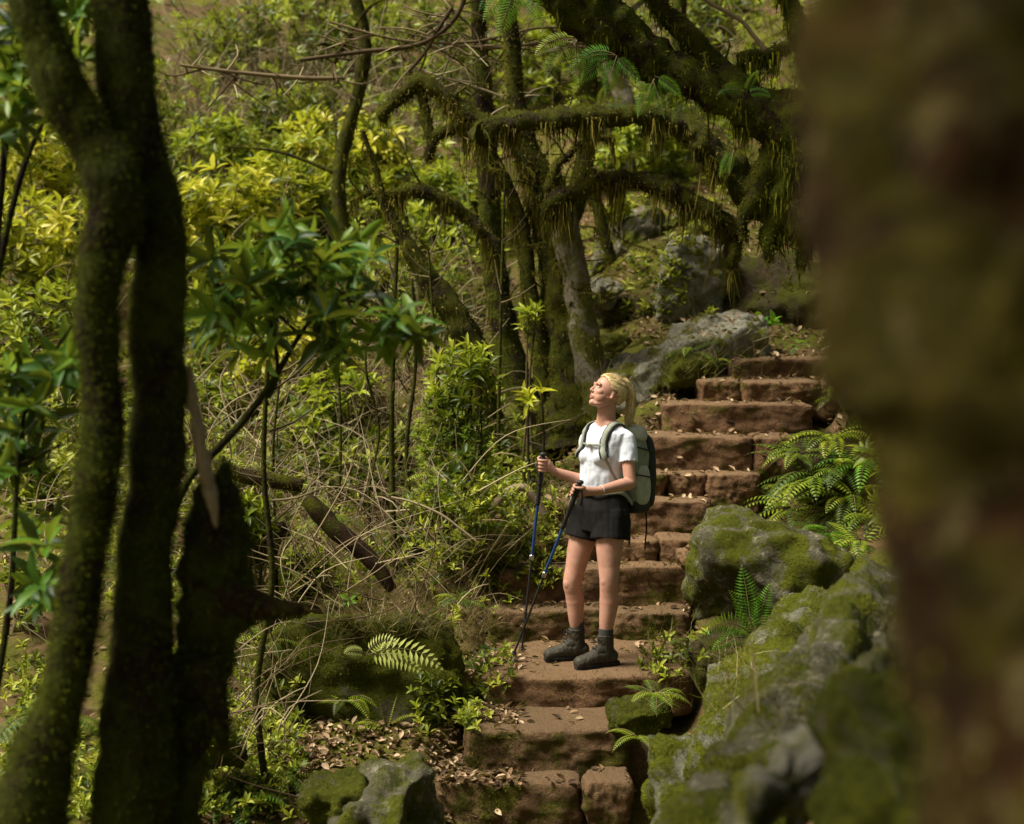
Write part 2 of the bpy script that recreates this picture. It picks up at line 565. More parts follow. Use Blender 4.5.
# ------------------------------------------------------------------ stone steps
#  x left, x right, D front, height, D back, riser, splits, material, label
STEPS = [
 (432, 634, 7.14, -.385, 7.62, .42, [585], 'step_low', "lowest mossy stone step at the bottom edge of the photo"),
 (462, 636, 7.33, -.17, 8.10, .30, [], 'step_low', "rounded mossy step directly below the one the woman stands on"),
 (482, 700, 7.80, .00, 8.98, .26, [], 'step', "wide worn step the woman stands on"),
 (486, 694, 8.72, .19, 9.20, .28, [612], 'step_low', "mossy two-stone step just behind the woman's boots"),
 (497, 704, 8.96, .42, 9.42, .30, [], 'step', "smooth long step behind the woman's knees"),
 (528, 700, 9.17, .57, 9.70, .28, [660], 'step', "low step behind the woman's thighs"),
 (548, 716, 9.42, .785, 9.95, .30, [600], 'step', "step behind the woman's shorts beside the grey topped boulder"),
 (600, 762, 9.68, .965, 10.15, .30, [668, 708], 'step', "step of three blocks with a dark gap right of the backpack"),
 (636, 800, 9.93, 1.20, 10.55, .34, [755], 'step', "high rough reddish step right of the woman's shoulder"),
 (664, 816, 10.32, 1.41, 10.85, .32, [], 'step', "single-block red brown step level with the woman's face"),
 (700, 824, 10.62, 1.575, 11.40, .30, [742], 'step', "second step from the top with a mossy left block"),
 (728, 842, 11.2, 1.725, 12.0, .28, [], 'step', "topmost step below the dark mossy block"),
]
def block(x0, x1, y0, y1, z0, z1, seed, k=9, n=22, wav=.03):
    V, F = cube_grid(n)
    q = V / (np.sum(np.abs(V) ** k, axis=1, keepdims=True) ** (1 / k))
    h = np.array([(x1 - x0) / 2, (y1 - y0) / 2, (z1 - z0) / 2])
    c = np.array([(x1 + x0) / 2, (y1 + y0) / 2, (z1 + z0) / 2])
    out = q * h
    res = out.copy()
    nn = nrmz(np.sign(q) * np.abs(q) ** 5)
    off = Vector((seed * 2.3, seed * 5.1, seed))
    for i in range(len(out)):
        p = Vector(out[i]) + off
        low = wav * fbm(p, 2.2, 2)
        mid = .026 * fbm(p, 6.5, 3) + .010 * fbm(p, 22, 3)
        res[i] = out[i] + nn[i] * np.array([low + mid, low * 1.6 + mid, low * .45 + mid * .4])
    sk = .06 * math.sin(seed * 1.9)
    res[:, 2] += res[:, 0] * sk * .35
    res[:, 1] += res[:, 0] * sk
    return res + c, F

step_grp = "stone steps of the stairway"
for i, (xl, xr, D, h, D2, ri, sp, mt, lab) in enumerate(STEPS):
    edges = [xl] + sp + [xr]
    X = [(e - 512) / FPX * D for e in edges]
    cx = (X[0] + X[-1]) / 2
    t = thing("stone_step", lab, "stone step", (cx, D, h - ri), step_grp)
    for j in range(len(X) - 1):
        mb = MB()
        dz = 0 if j == 0 else random.uniform(-.012, .015)
        V, F = block(X[j] + (.006 if j else 0), X[j + 1] - .006, D + (0 if j == 0 else random.uniform(-.03, .03)), D2, h - ri, h + dz, i * 7 + j + 3, k=12, n=30, wav=.022)
        collide(V, F)
        mb.add(V, F)
        part("stone_block", mb, M[mt], t)

# ------------------------------------------------------------------ rocks
def on(px, py, D): return P(px, py, D)
add_rock("mossy_boulder", "low dark boulder covered in moss left of the stairs with a pale frond in front", M['rock_moss'], on(366, 672, 8.0), (.60, .42, .36), k=3.4, seed=3, rough=.12)
add_rock("grey_boulder", "grey lichen stone with green moss at the bottom edge left of the lowest step", M['rock_mix'], on(384, 838, 6.45), (.30, .34, .33), seed=5, k=3)
add_rock("mossy_boulder", "large round mossy boulder with grey crown on the right edge of the stairs", M['rock_mix'], on(772, 578, 8.75), (.50, .42, .45), seed=8, k=3.0, rough=.14)
add_rock("mossy_boulder", "mossy boulder with pale green lichen hugging the right end of the lowest steps", M['ridge'], on(702, 806, 6.2), (.31, .42, .34), seed=12, k=2.7, rough=.24, n=34)
a, b = P(852, 618, 7.7), P(742, 775, 6.1)
add_rock("mossy_ridge_rock", "long mossy rock ridge with pale stone patches leading down from the green fern", M['ridge'], (a + b) / 2, ((a - b).length / 2 + .34, .32, .32), seed=15, k=2.8, rough=.24, n=40, axis=a - b)
a, b = P(880, 615, 5.6), P(745, 830, 4.0)
add_rock("mossy_ridge_rock", "soft-focus bright mossy rock in the middle of the lower right bank", M['rock_mix'], (a + b) / 2, ((a - b).length / 2 + .3, .24, .24), seed=19, k=2.8, rough=.22, n=34, axis=a - b)
a, b = P(893, 650, 3.4), P(748, 840, 2.6)
add_rock("grey_slab_rock", "blurred grey rock slab edged with moss in the lower right corner", M['rock_grey'], (a + b) / 2, ((a - b).length / 2 + .10, .062, .075), seed=22, k=2.8, rough=.2, n=30, axis=a - b)
add_rock("mossy_boulder", "blurred mossy boulder behind the grey slab at the foot of the near trunk", M['rock_moss'], on(885, 815, 2.5), (.12, .28, .24), seed=27, k=2.6)
a, b = P(742, 345, 12.0), P(620, 400, 11.2)
add_rock("sloping_slab", "grey green slab sloping down left above the woman's ponytail", M['rock_grey'], (a + b) / 2 + Vector((0, -.1, .06)), (.88, .36, .24), seed=31, k=3, rough=.16, axis=a - b)
add_rock("grey_boulder", "peaked grey boulder at the head of the sloping slab", M['rock_grey'], on(718, 350, 11.9), (.42, .34, .31), seed=33, k=2.8)
add_rock("grey_boulder", "tall grey lichen boulder standing beside the dark mossy block", M['rock_grey'], on(690, 284, 13.0), (.33, .30, .42), seed=36, k=2.9, rot=(0, .2, 0))
add_rock("dark_block", "big dark mossy block of rock closing off the top of the stairs", M['rock_dark'], on(774, 300, 13.0), (.60, .45, .36), seed=38, k=4, rough=.22)
add_rock("white_stone", "small white lichen stone on top of a dark rock", M['rock_grey'], on(603, 294, 13.2), (.15, .13, .15), cat="stone", seed=40)
add_rock("dark_rock", "dark rock right of the mossy tree carrying the white stone", M['rock_dark'], on(618, 318, 13.5), (.32, .28, .20), cat="rock", seed=41)
add_rock("dark_rock", "small dark rock between the white stone and the tall grey boulder", M['rock_dark'], on(648, 318, 13.2), (.14, .16, .12), cat="rock", seed=42)
for (x, y, x2, y2, D, r, lab, mt) in [
  (650, 222, 592, 282, 15.2, .20, "long pale mossy rock slanting down towards the white stone", 'rock_mix'),
  (690, 215, 640, 262, 15.6, .15, "mossy rounded rock under the end of the lower arching branch", 'rock_moss'),
  (705, 232, 660, 262, 15.0, .13, "narrow mossy rock just above the tall grey boulder", 'rock_moss'),
  (640, 215, 610, 240, 17.0, .22, "distant mossy rock on the slope under the arching branch", 'rock_moss')]:
    a, b = P(x, y, D), P(x2, y2, D - .4)
    add_rock("slanting_rock", lab, M[mt], (a + b) / 2, ((a - b).length / 2 + .12, r * 1.2, r), cat="rock", seed=int(x), k=2.8, axis=a - b)
for (x, y, D, r, lab, mt) in [
  (655, 352, 12.6, .20, "flat mossy stone on the leaf litter left of the peaked boulder", 'rock_moss'),
  (612, 352, 12.8, .22, "mossy mound stone below the dark rock", 'rock_moss'),
  (492, 552, 9.0, .16, "mossy stone beside the left end of the smooth long step", 'rock_moss'),
  (520, 540, 9.35, .15, "small mossy stone between the poles and the low step", 'rock_moss'),
  (700, 560, 9.05, .12, "small brown stone wedged against the right end of the low step", 'step'),
  (690, 372, 11.0, .19, "mossy kerb stone left of the second step from the top", 'rock_moss'),
  (212, 748, 6.9, .13, "small round mossy stone near the foot of the broken stump", 'rock_moss'),
  (250, 540, 9.0, .2, "dark stone in the undergrowth under the fallen log", 'rock_dark'),
  (335, 800, 6.5, .16, "green mossy stone left of the grey lichen stone", 'rock_moss'),
  (640, 720, 7.3, .14, "mossy stone under the small fern right of the rounded step", 'rock_moss'),
  (730, 655, 7.5, .20, "dark mossy rock under the bright green fern", 'rock_dark'),
  (858, 470, 9.6, .34, "dark rock under the hanging ferns right of the stairs", 'rock_dark'),
  (838, 400, 10.8, .22, "brown rock behind the near trunk beside the upper steps", 'step')]:
    add_rock("mossy_stone", lab, M[mt], on(x, y, D), (r * 1.25, r, r * .72), cat="stone", seed=int(x + y), n=18, k=2.7)

# ------------------------------------------------------------------ drop points onto the terrain
BVH = BVHTree.FromPolygons(np.concatenate(COLL_V).tolist(), np.concatenate(COLL_F).tolist())
def drop(x, y, z0=30):
    h, n, i, d = BVH.ray_cast(Vector((x, y, z0)), Vector((0, 0, -1)))
    if h is None: return Vector((x, y, G(x, y))), Vector((0, 0, 1))
    if n.z < 0: n = -n
    return h, n
def seen(px, py):
    """terrain point under a picture position"""
    o = Vector((0, 0, CAM_Z))
    d = (P(px, py, 10) - o).normalized()
    h, n, i, dd = BVH.ray_cast(o + d * 3.0, d)
    if h is None: return P(px, py, 20), Vector((0, 0, 1))
    if n.dot(d) > 0: n = -n
    return h, n

# ------------------------------------------------------------------ trees
def moss_on(mb, samples, frac, L, W, hang, rnds=None, fuzz=.6):
    """moss strands growing out of sampled bark points; hang = share that hangs straight down"""
    k = int(len(samples) * frac)
    if k == 0: return
    idx = rng.integers(0, len(samples), k)
    pos = np.array([samples[i][0][:] for i in idx]) + rng.normal(0, .006, (k, 3))
    nr = np.array([samples[i][1][:] for i in idx])
    down = np.array([[0, 0, -1.0]])
    under = np.clip(.25 - nr[:, 2], 0, 1)
    hg = (rng.random(k) < hang) & (nr[:, 2] < .5)
    d = nr * fuzz + rng.normal(0, .35, (k, 3)) + down * .25
    d[hg] = down + rng.normal(0, .10, (hg.sum(), 3)) + nr[hg] * .15
    Ls = L[0] * rng.uniform(.5, 1.4, k)
    Ls[hg] = rng.uniform(L[0], L[1], hg.sum()) * rng.uniform(.4, 1, hg.sum()) * (.4 + .6 * under[hg])
    side = rng.normal(0, 1, (k, 3))
    leaves(mb, pos, d, side, Ls, W * rng.uniform(.6, 1.4, k), STRAND)

def clumpy(samples, thr, f=5.0):
    return [s for s in samples if noise.noise(s[0] * f) > thr]

def px_limb(mb, pts, D, samples=None, **kw):
    """pts: (px, py, half width in px[, distance offset])"""
    pp, rr = [], []
    for q in pts:
        d = D + (q[3] if len(q) > 3 else 0)
        pp.append(P(q[0], q[1], d))
        rr.append(mm(q[2], d))
    limb(mb, pp, rr, samples=samples, **kw)
    return pp, rr

def crown(t, center, rad, n, L, W, m, thr=-.1, per=6, name="crown", freq=.8):
    mb = MB()
    c = np.array(center)
    pts = []
    while len(pts) < n:
        q = rng.normal(0, 1, 3)
        q = q / np.linalg.norm(q) * rng.random() ** .45
        p = c + q * np.array(rad)
        if noise.noise(Vector(p * freq)) > thr: pts.append((p, q))
    C = np.array([p for p, q in pts]); A = np.array([q for p, q in pts]) * .6 + np.array([0, 0, .5]) + rng.normal(0, .3, (n, 3))
    rosettes(mb, C, A, per, L, W, 70, droop=.15)
    return part(name, mb, m, t)

def branches_to_crown(mb, start, center, rad, n, r0):
    for _ in range(n):
        q = Vector(rng.normal(0, 1, 3)); q.normalize()
        e = Vector(center) + Vector((q.x * rad[0], q.y * rad[1], q.z * rad[2])) * .8
        mid = (Vector(start) + e) / 2 + Vector(rng.normal(0, .25, 3))
        limb(mb, [start, mid, e], [r0, r0 * .6, r0 * .15], seg=7, amp=.1)

def ground_pt(x, y): return Vector((x, y, G(x, y)))

def spray(t, samples, n, ln, r, m, mm_):
    """crooked side twigs with moss on them, all one part per tree"""
    for k in range(n):
        s, d, rr = samples[rng.integers(len(samples))]
        L = rng.uniform(*ln)
        d = (d + Vector(rng.normal(0, .5, 3)) + Vector((0, 0, .1))).normalized()
        a = s + d * L * .35 + Vector(rng.normal(0, .05, 3)); b = s + d * L * .7 + Vector((0, 0, -.1 * L)) + Vector(rng.normal(0, .06, 3)); e = b + Vector(rng.normal(0, .12, 3)) + d * L * .3
        mb = MB(); sm_ = []
        limb(mb, [s - d * .01, a, b, e], [r * rng.uniform(.5, 1), r * .5, r * .35, r * .12], seg=6, amp=.2, samples=sm_, step=.03)
        tw = part("twig", mb, m, t)
        mb = MB(); moss_on(mb, sm_, 1.0, (.02, .09), .005, .6)
        part("moss_fringe", mb, mm_, tw)

# --- twin dark tree on the left
DL = 3.9
base = P(110, 900, DL)
gz = G(base.x, base.y)
t = thing("mossy_tree", "dark twin-stemmed mossy tree rising the full height at the left", "tree", (base.x, base.y, gz))
foot = Vector((base.x, base.y, gz - .15))
sm = []
mb = MB()
pp = [(26, -60, 20), (30, 0, 20), (42, 34, 20), (54, 68, 23), (68, 102, 26), (90, 140, 23), (108, 172, 28), (116, 206, 28), (108, 240, 26), (98, 275, 22), (97, 338, 19), (103, 406, 19),
      (98, 474, 22), (90, 525, 21), (84, 560, 21), (76, 618, 21), (62, 696, 22), (46, 745, 29), (30, 813, 38), (15, 900, 50)]
px_limb(mb, pp, DL - .12, sm, seg=36, amp=.16, scale=9, step=.02)
part("trunk", mb, M['bark_dark'], t)
mb2 = MB()
pp = [(116, -60, 28), (119, 0, 28), (130, 102, 28), (145, 170, 26), (158, 215, 25), (160, 260, 25), (157, 338, 27), (160, 406, 26), (157, 474, 27), (148, 525, 25), (143, 560, 27), (142, 618, 29),
      (139, 696, 35), (135, 760, 38), (130, 830, 42), (122, 920, 58)]
px_limb(mb2, pp, DL, sm, seg=36, amp=.16, scale=9, step=.02)
part("trunk", mb2, M['bark_dark'], t)
up = P(26, -60, DL); up2 = P(116, -60, DL)
mb = MB()
CR1 = (-.7, 1.7, 6.9); CR1r = (2.3, 2.7, 1.5)
limb(mb, [up, Vector((-1.7, 3.6, 4.6)), Vector((-2.0, 3.0, 5.8))], [mm(23, DL), .07, .05], seg=10)
limb(mb, [up2, Vector((-1.0, 3.8, 4.6)), Vector((-1.1, 3.0, 5.8))], [mm(31, DL), .09, .06], seg=10)
branches_to_crown(mb, Vector((-2.0, 3.0, 5.6)), CR1, CR1r, 10, .045)
branches_to_crown(mb, Vector((-1.1, 3.0, 5.6)), CR1, CR1r, 10, .05)
part("branch", mb, M['bark_dark'], t)
crown(t, CR1, CR1r, 2600, .19, .075, M['shade_canopy'], thr=-.25, per=6)  # unseen crown above the frame, added to keep sky and sun off the foreground
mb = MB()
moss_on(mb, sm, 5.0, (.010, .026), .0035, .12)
part("moss_fringe", mb, M['shaded_moss'], t)

# --- broken mossy stump in front of it
b0 = P(190, 900, DL + .1)
t = thing("broken_stump", "broken mossy stump with a side stub pointing right beside the twin tree", "tree stump", (b0.x, b0.y, G(b0.x, b0.y)))
mb = MB(); sm = []
px_limb(mb, [(226, 462, 2.5), (224, 474, 8), (220, 486, 17), (217, 500, 24), (216, 520, 30), (214, 560, 37), (215, 600, 38), (208, 640, 28), (202, 690, 27), (190, 740, 22), (183, 800, 18), (176, 900, 30)], DL + .1, sm, seg=30, amp=.34, scale=13, step=.018)
part("trunk", mb, M['bark_dark'], t)
mb = MB()
px_limb(mb, [(215, 585, 22), (238, 600, 20), (262, 607, 14), (285, 609, 10), (303, 609, 6)], DL + .06, sm, seg=16, amp=.25, scale=12, step=.02)
part("branch_stub", mb, M['bark_red'], t)
mb = MB()
px_limb(mb, [(202, 660, 16), (216, 700, 13), (222, 735, 9), (226, 752, 4)], DL + .02, sm, seg=14, amp=.3, scale=12, step=.02)
part("knob", mb, M['bark_dark'], t)
mb = MB()
px_limb(mb, [(189, 366, 2.5), (192, 390, 5), (197, 425, 7), (203, 460, 7), (210, 490, 7.5), (214, 512, 4), (216, 528, 1.2)], DL + .0, None, seg=14, amp=.45, scale=34, step=.012)
part("split_wood", mb, M['wood'], t)
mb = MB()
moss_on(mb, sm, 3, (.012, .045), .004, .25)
part("moss_fringe", mb, M['shaded_moss'], t)

# --- huge blurred trunk on the right, very near
DR = 1.05
b0 = P(1000, 900, DR)
t = thing("near_trunk", "huge out-of-focus mossy trunk filling the right edge", "tree", (b0.x, b0.y, G(b0.x, b0.y)))
mb = MB(); sm = []
# the left edge of the trunk in picture x, the trunk is far wider than the frame shows
edge = [(-500, 828), (-200, 816), (-60, 812), (0, 812), (120, 812), (220, 814), (290, 822), (340, 836), (400, 858), (470, 878), (560, 892), (660, 902), (760, 912), (850, 922), (1100, 900), (1700, 860), (3200, 800)]
hw = 150
pts = [P(e + hw, y, DR) for y, e in edge]
pts = [p for p in pts if p.z > G(p.x, p.y) - .4]
limb(mb, pts, [mm(hw, DR)] * len(pts), seg=48, amp=.16, scale=12, step=.012, samples=sm)
part("trunk", mb, M['near_bark'], t)
mb = MB()
top = pts[0]
CR2 = (1.8, .6, 5.6); CR2r = (2.6, 3.0, 1.5)
limb(mb, [top, top + Vector((.1, 0, 1.2)), Vector((.9, .7, 4.8))], [mm(hw, DR), .09, .07], seg=14)
branches_to_crown(mb, Vector((.9, .7, 4.6)), CR2, CR2r, 16, .05)
part("branch", mb, M['bark_dark'], t)
crown(t, CR2, CR2r, 2200, .19, .075, M['shade_canopy'], thr=-.25, per=6)  # out-of-view crown, added overhead to darken the near trunk and foreground
mb = MB()
moss_on(mb, sm, .5, (.006, .02), .003, .2)
part("moss_fringe", mb, M['dry_moss'], t)

# --- mossy many-stemmed tree in the middle
DM = 11.4
b0 = P(578, 405, DM)
t = thing("mossy_tree", "mossy many-stemmed tree with hanging moss behind the woman", "tree", (b0.x, b0.y, G(b0.x, b0.y)))
sm = []
mb = MB()
px_limb(mb, [(582, 440, 48), (577, 412, 40), (570, 380, 30), (566, 340, 26), (563, 280, 25), (556, 230, 24), (545, 190, 20), (530, 155, 13), (516, 100, 9), (512, 40, 8), (500, -60, 6)], DM, sm, seg=26, amp=.22, scale=6, step=.05)
part("trunk", mb, M['moss_bark'], t)
mb = MB()
px_limb(mb, [(598, 420, 20), (592, 385, 17), (586, 340, 15), (578, 290, 14), (570, 250, 14), (562, 210, 12)], DM - .22, sm, seg=18, amp=.2, scale=7, step=.05)
part("trunk", mb, M['pale_bark'], t)
mb = MB()
px_limb(mb, [(520, 400, 20), (506, 340, 14), (494, 260, 11), (489, 180, 12), (484, 125, 12), (481, 60, 8), (474, -60, 6)], DM + .8, sm, seg=18, amp=.2, scale=6, step=.05)
part("trunk", mb, M['bark_dark'], t)
mb = MB()
px_limb(mb, [(556, 240, 14), (575, 200, 11), (586, 150, 9), (589, 80, 9), (585, 20, 8), (584, -60, 8)], DM + .5, sm, seg=14, amp=.15, step=.05)
part("trunk", mb, M['moss_bark'], t)
mb = MB()
px_limb(mb, [(545, 390, 12), (535, 330, 9), (528, 280, 8), (520, 220, 7), (500, 170, 6)], DM - .1, sm, seg=12, amp=.3, step=.05)
part("trunk", mb, M['moss_bark'], t)
mb = MB()
px_limb(mb, [(612, 262, 5), (604, 235, 6), (596, 200, 6), (590, 170, 6)], DM + 2, sm, seg=10, amp=.2, step=.05)
part("trunk", mb, M['moss_bark'], t)
brs = [
 ([(484, 135, 12), (510, 124, 10), (545, 120, 10), (591, 119, 11), (640, 117, 10), (672, 128, 12), (700, 145, 14), (722, 165, 16), (742, 186, 17), (762, 205, 20)], -.6),
 ([(545, 212, 9), (560, 198, 9), (580, 188, 9), (600, 182, 9), (640, 181, 9), (680, 196, 9), (708, 208, 10), (726, 224, 10), (732, 246, 9), (733, 266, 5)], -.5),
 ([(486, 128, 12), (468, 116, 9), (452, 104, 8), (436, 90, 8), (421, 84, 8), (404, 92, 7), (391, 102, 7), (378, 116, 6)], -.2),
 ([(420, 88, 4), (424, 112, 5), (430, 136, 6), (430, 162, 4)], -.2),
 ([(484, 130, 8), (460, 128, 6), (441, 133, 6), (430, 140, 4)], -.2),
 ([(536, 175, 6), (522, 160, 5), (514, 140, 4), (512, 118, 3)], -.2),
 ([(550, 190, 7), (556, 168, 5), (572, 150, 4), (590, 140, 3), (612, 138, 2)], -.3),
 ([(500, 255, 6), (474, 222, 6), (446, 200, 7), (415, 190, 6), (392, 196, 5), (372, 190, 4), (350, 202, 2)], .3),
]
for pts_, dd in brs:
    mb = MB()
    px_limb(mb, pts_, DM + dd, sm, seg=14, amp=.38, scale=10, step=.03, wob=.55)
    part("branch", mb, M['moss_bark'], t)
spray(t, sm, 85, (.15, .6), .012, M['moss_bark'], M['dry_moss'])
CR3 = (-1.4, 12.6, 7.0)
mb = MB()
branches_to_crown(mb, P(500, -60, DM), CR3, (2.2, 1.6, 1.2), 8, .05)
part("branch", mb, M['bark_dark'], t)
crown(t, CR3, (1.8, 1.2, 1.0), 110, .16, .06, M['mid'], thr=-.1, per=6)
mb = MB()
moss_on(mb, sm, 2.2, (.022, .10), .007, .25)
for q_ in range(3):
    moss_on(mb, clumpy([s for s in sm if s[1].z < -.1], .05), 1.1, (.05, .17), .006, .85)
moss_on(mb, clumpy([s for s in sm if s[1].z < -.2], .18), 3.2, (.12, .52), .008, .95)
part("hanging_moss", mb, M['dry_moss'], t)

# --- dark leaning trunks left of the middle tree
t0 = P(480, 365, 11.0)
t = thing("leaning_trunk", "dark mossy trunk leaning left between the middle tree and the ferny bush", "tree trunk", (t0.x, t0.y, G(t0.x, t0.y)))
mb = MB(); sm = []
px_limb(mb, [(486, 420, 16), (476, 355, 14), (455, 316, 14), (436, 290, 12), (418, 262, 10), (402, 236, 7), (385, 205, 5), (376, 170, 3), (362, 130, 2)], 11.2, sm, seg=16, amp=.25, scale=8, step=.04)
part("trunk", mb, M['moss_bark'], t)
mb = MB()
moss_on(mb, sm, 1.2, (.03, .2), .01, .4)
part("hanging_moss", mb, M['dry_moss'], t)

# --- big dark branch tree on the right
DT = 9.6
b0 = P(885, 470, DT)
t = thing("overhanging_tree", "dark mossy tree behind the near trunk reaching a heavy limb over the stairs", "tree", (b0.x, b0.y, G(b0.x, b0.y)))
sm = []
limbs = [
 ("trunk", [(905, 520, 46), (890, 440, 40), (872, 340, 36), (850, 240, 34), (818, 165, 32), (790, 132, 27)], 'bark_dark'),
 ("branch", [(800, 150, 28), (780, 126, 25), (740, 100, 22), (700, 78, 18), (662, 62, 20), (622, 32, 26), (588, 0, 31), (550, -45, 34), (520, -90, 30)], 'bark_dark'),
 ("branch", [(800, 150, 24), (788, 172, 20), (778, 195, 15), (776, 220, 12), (768, 240, 9), (770, 262, 4)], 'bark_dark'),
 ("branch", [(812, 160, 22), (806, 190, 16), (800, 215, 13), (806, 240, 10), (798, 266, 5)], 'bark_dark'),
 ("branch", [(785, 150, 18), (768, 166, 14), (758, 186, 11), (752, 205, 10), (742, 222, 7), (744, 240, 3)], 'moss_bark'),
 ("branch", [(768, 160, 9), (758, 178, 9), (748, 194, 7)], 'bark_red'),
 ("branch", [(742, 100, 10), (728, 78, 12), (708, 55, 12), (682, 30, 11), (660, 5, 9), (640, -40, 8)], 'moss_bark'),
 ("branch", [(752, 106, 8), (732, 82, 6), (716, 60, 6), (700, 40, 5)], 'bark_dark'),
 ("branch", [(738, 58, 5), (752, 55, 6), (772, 53, 6), (792, 47, 6), (815, 38, 7)], 'moss_bark'),
 ("branch", [(830, 90, 14), (808, 50, 12), (790, 10, 10), (780, -40, 10)], 'bark_dark'),
 ("branch", [(765, 105, 6), (780, 96, 6), (800, 100, 8), (825, 120, 9)], 'bark_red'),
]
for nm, pts_, mt in limbs:
    mb = MB()
    px_limb(mb, pts_, DT, sm, seg=20, amp=.34, scale=8, step=.035, wob=.25)
    part(nm, mb, M[mt], t)
mb = MB()
px_limb(mb, [(690, -10, 1.5), (712, 4, 2.2), (740, 20, 2.2), (752, 34, 2.2), (765, 50, 2.5)], DT - .1, None, seg=7, amp=.1)
part("branch", mb, M['wood'], t)
mb = MB()
CR4 = (2.6, 8.6, 6.8)
branches_to_crown(mb, P(550, -45, DT), CR4, (2.2, 1.6, 1.2), 8, .06)
branches_to_crown(mb, P(790, -40, DT), CR4, (2.2, 1.6, 1.2), 8, .06)
part("branch", mb, M['bark_dark'], t)
crown(t, (3.2, 8.4, 7.0), (1.8, 1.4, 1.0), 260, .16, .06, M['mid'], thr=-.1, per=6)
mb = MB()
moss_on(mb, sm, 2.0, (.02, .08), .007, .3)
moss_on(mb, clumpy([s for s in sm if s[1].z < -.1], .05), 2.0, (.05, .20), .007, .9)
spray(t, sm, 40, (.12, .4), .010, M['bark_dark'], M['dark_moss'])
low = [s for s in sm if s[1].z < 0 and P(735, 0, DT).x < s[0].x < P(800, 0, DT).x]
moss_on(mb, clumpy(low, -.05), 5.0, (.05, .30), .008, .95)
part("hanging_moss", mb, M['dark_moss'], t)

# --- trees up the slope behind
BT = [
 (360, 330, 345, -40, 13.6, 7, "thin mossy trunk behind the yellow bushes left of the middle tree", 'moss_bark'),
 (620, 250, 612, -40, 16.5, 10, "slender pale trunk seen between the two arching branches", 'pale_bark'),
 (665, 190, 690, -60, 18, 8, "distant leaning trunk behind the heavy limb", 'bark_dark'),
]
for (x, y, x2, y2, D, w, lab, mt) in BT:
    b0 = P(x, y, D)
    g = G(b0.x, b0.y)
    b1 = P(x2, y2, D)
    t = thing("slender_tree", lab, "tree", (b0.x, b0.y, g), "slender trees on the slope behind")
    mb = MB(); sm = []
    r = mm(w, D)
    m1 = b0.lerp(b1, .4) + Vector((random.uniform(-.2, .2), 0, 0)); m2 = b0.lerp(b1, .75) + Vector((random.uniform(-.2, .2), 0, 0))
    tp = b1 + Vector((random.uniform(-.3, .3), 0, 1.5))
    limb(mb, [Vector((b0.x, b0.y, g - .1)), b0 if b0.z > g + .2 else b0 + Vector((0, 0, .3)), m1, m2, b1, tp], [r * 1.4, r * 1.15, r, r * .9, r * .8, r * .4], seg=12, amp=.2, samples=sm, step=.07)
    part("trunk", mb, M[mt], t)
    mb = MB()
    for _ in range(7):
        s = Vector(m1).lerp(tp, random.random())
        e = s + Vector((random.uniform(-1.1, 1.1), random.uniform(-.6, .6), random.uniform(-.1, .7)))
        mid = (s + e) / 2 + Vector((0, 0, random.uniform(0, .25)))
        limb(mb, [s, mid, e], [r * .35, r * .22, r * .05], seg=7, amp=.2, samples=sm, step=.06)
    part("branch", mb, M[mt], t)
    mb = MB(); moss_on(mb, sm, .5, (.03, .25), .012, .6)
    part("hanging_moss", mb, M['dry_moss'], t)
    crown(t, tp + Vector((0, 0, .6)), (1.3, 1.0, .8), 70, .15, .055, M['lime'], per=6)

# ------------------------------------------------------------------ shrubs
def shrub(name, label, c, rad, n, L, W, m, per=7, spread=62, thr=-.12, freq=2.0, stem_m=None, cat="bush", group=None, stems=9, droop=.05, tm=LEAF):
    c = Vector(c)
    bx, by = c.x, c.y
    g = G(bx, by)
    t = thing(name, label, cat, (bx, by, g), group)
    C, A = [], []
    tries = 0
    while len(C) < n and tries < n * 12:
        tries += 1
        q = rng.normal(0, 1, 3)
        q = q / np.linalg.norm(q) * rng.random() ** .4
        p = np.array(c) + q * np.array(rad)
        if noise.noise(Vector(p * freq)) < thr: continue
        if p[2] < G(p[0], p[1]) + .05: continue
        C.append(p); A.append(q * .8 + np.array([0, -.15, .7]) + rng.normal(0, .25, 3))
    if not C: C, A = [np.array(c)], [np.array([0, 0, 1.])]
    mb = MB()
    rosettes(mb, C, A, per, L, W, spread, droop=droop, tm=tm)
    part("foliage", mb, m, t)
    mb = MB()
    root = Vector((bx, by, g - .03))
    hubs = []
    for k in range(stems):
        e = Vector(C[rng.integers(len(C))])
        mid = root.lerp(e, .5) + Vector(rng.normal(0, .06, 3))
        r0 = .004 + .006 * random.random() + .004 * c.y / 12
        limb(mb, [root + Vector(rng.normal(0, .05, 3)) * Vector((1, 1, 0)), mid, e], [r0 * 1.5, r0, r0 * .4], seg=5, amp=0, step=.12)
        hubs += [mid.lerp(e, f) for f in (0, .3, .6, .9)]
    H = np.array([h[:] for h in hubs])
    for i in range(0, len(C), max(1, len(C) // 130)):
        j = np.argmin(((H - C[i]) ** 2).sum(1))
        a, b = Vector(H[j]), Vector(C[i])
        limb(mb, [a, a.lerp(b, .5) + Vector(rng.normal(0, .02, 3)), b], [.004, .003, .002], seg=4, amp=0, step=.2)
    part("stems", mb, stem_m or M['stem'], t)
    return t

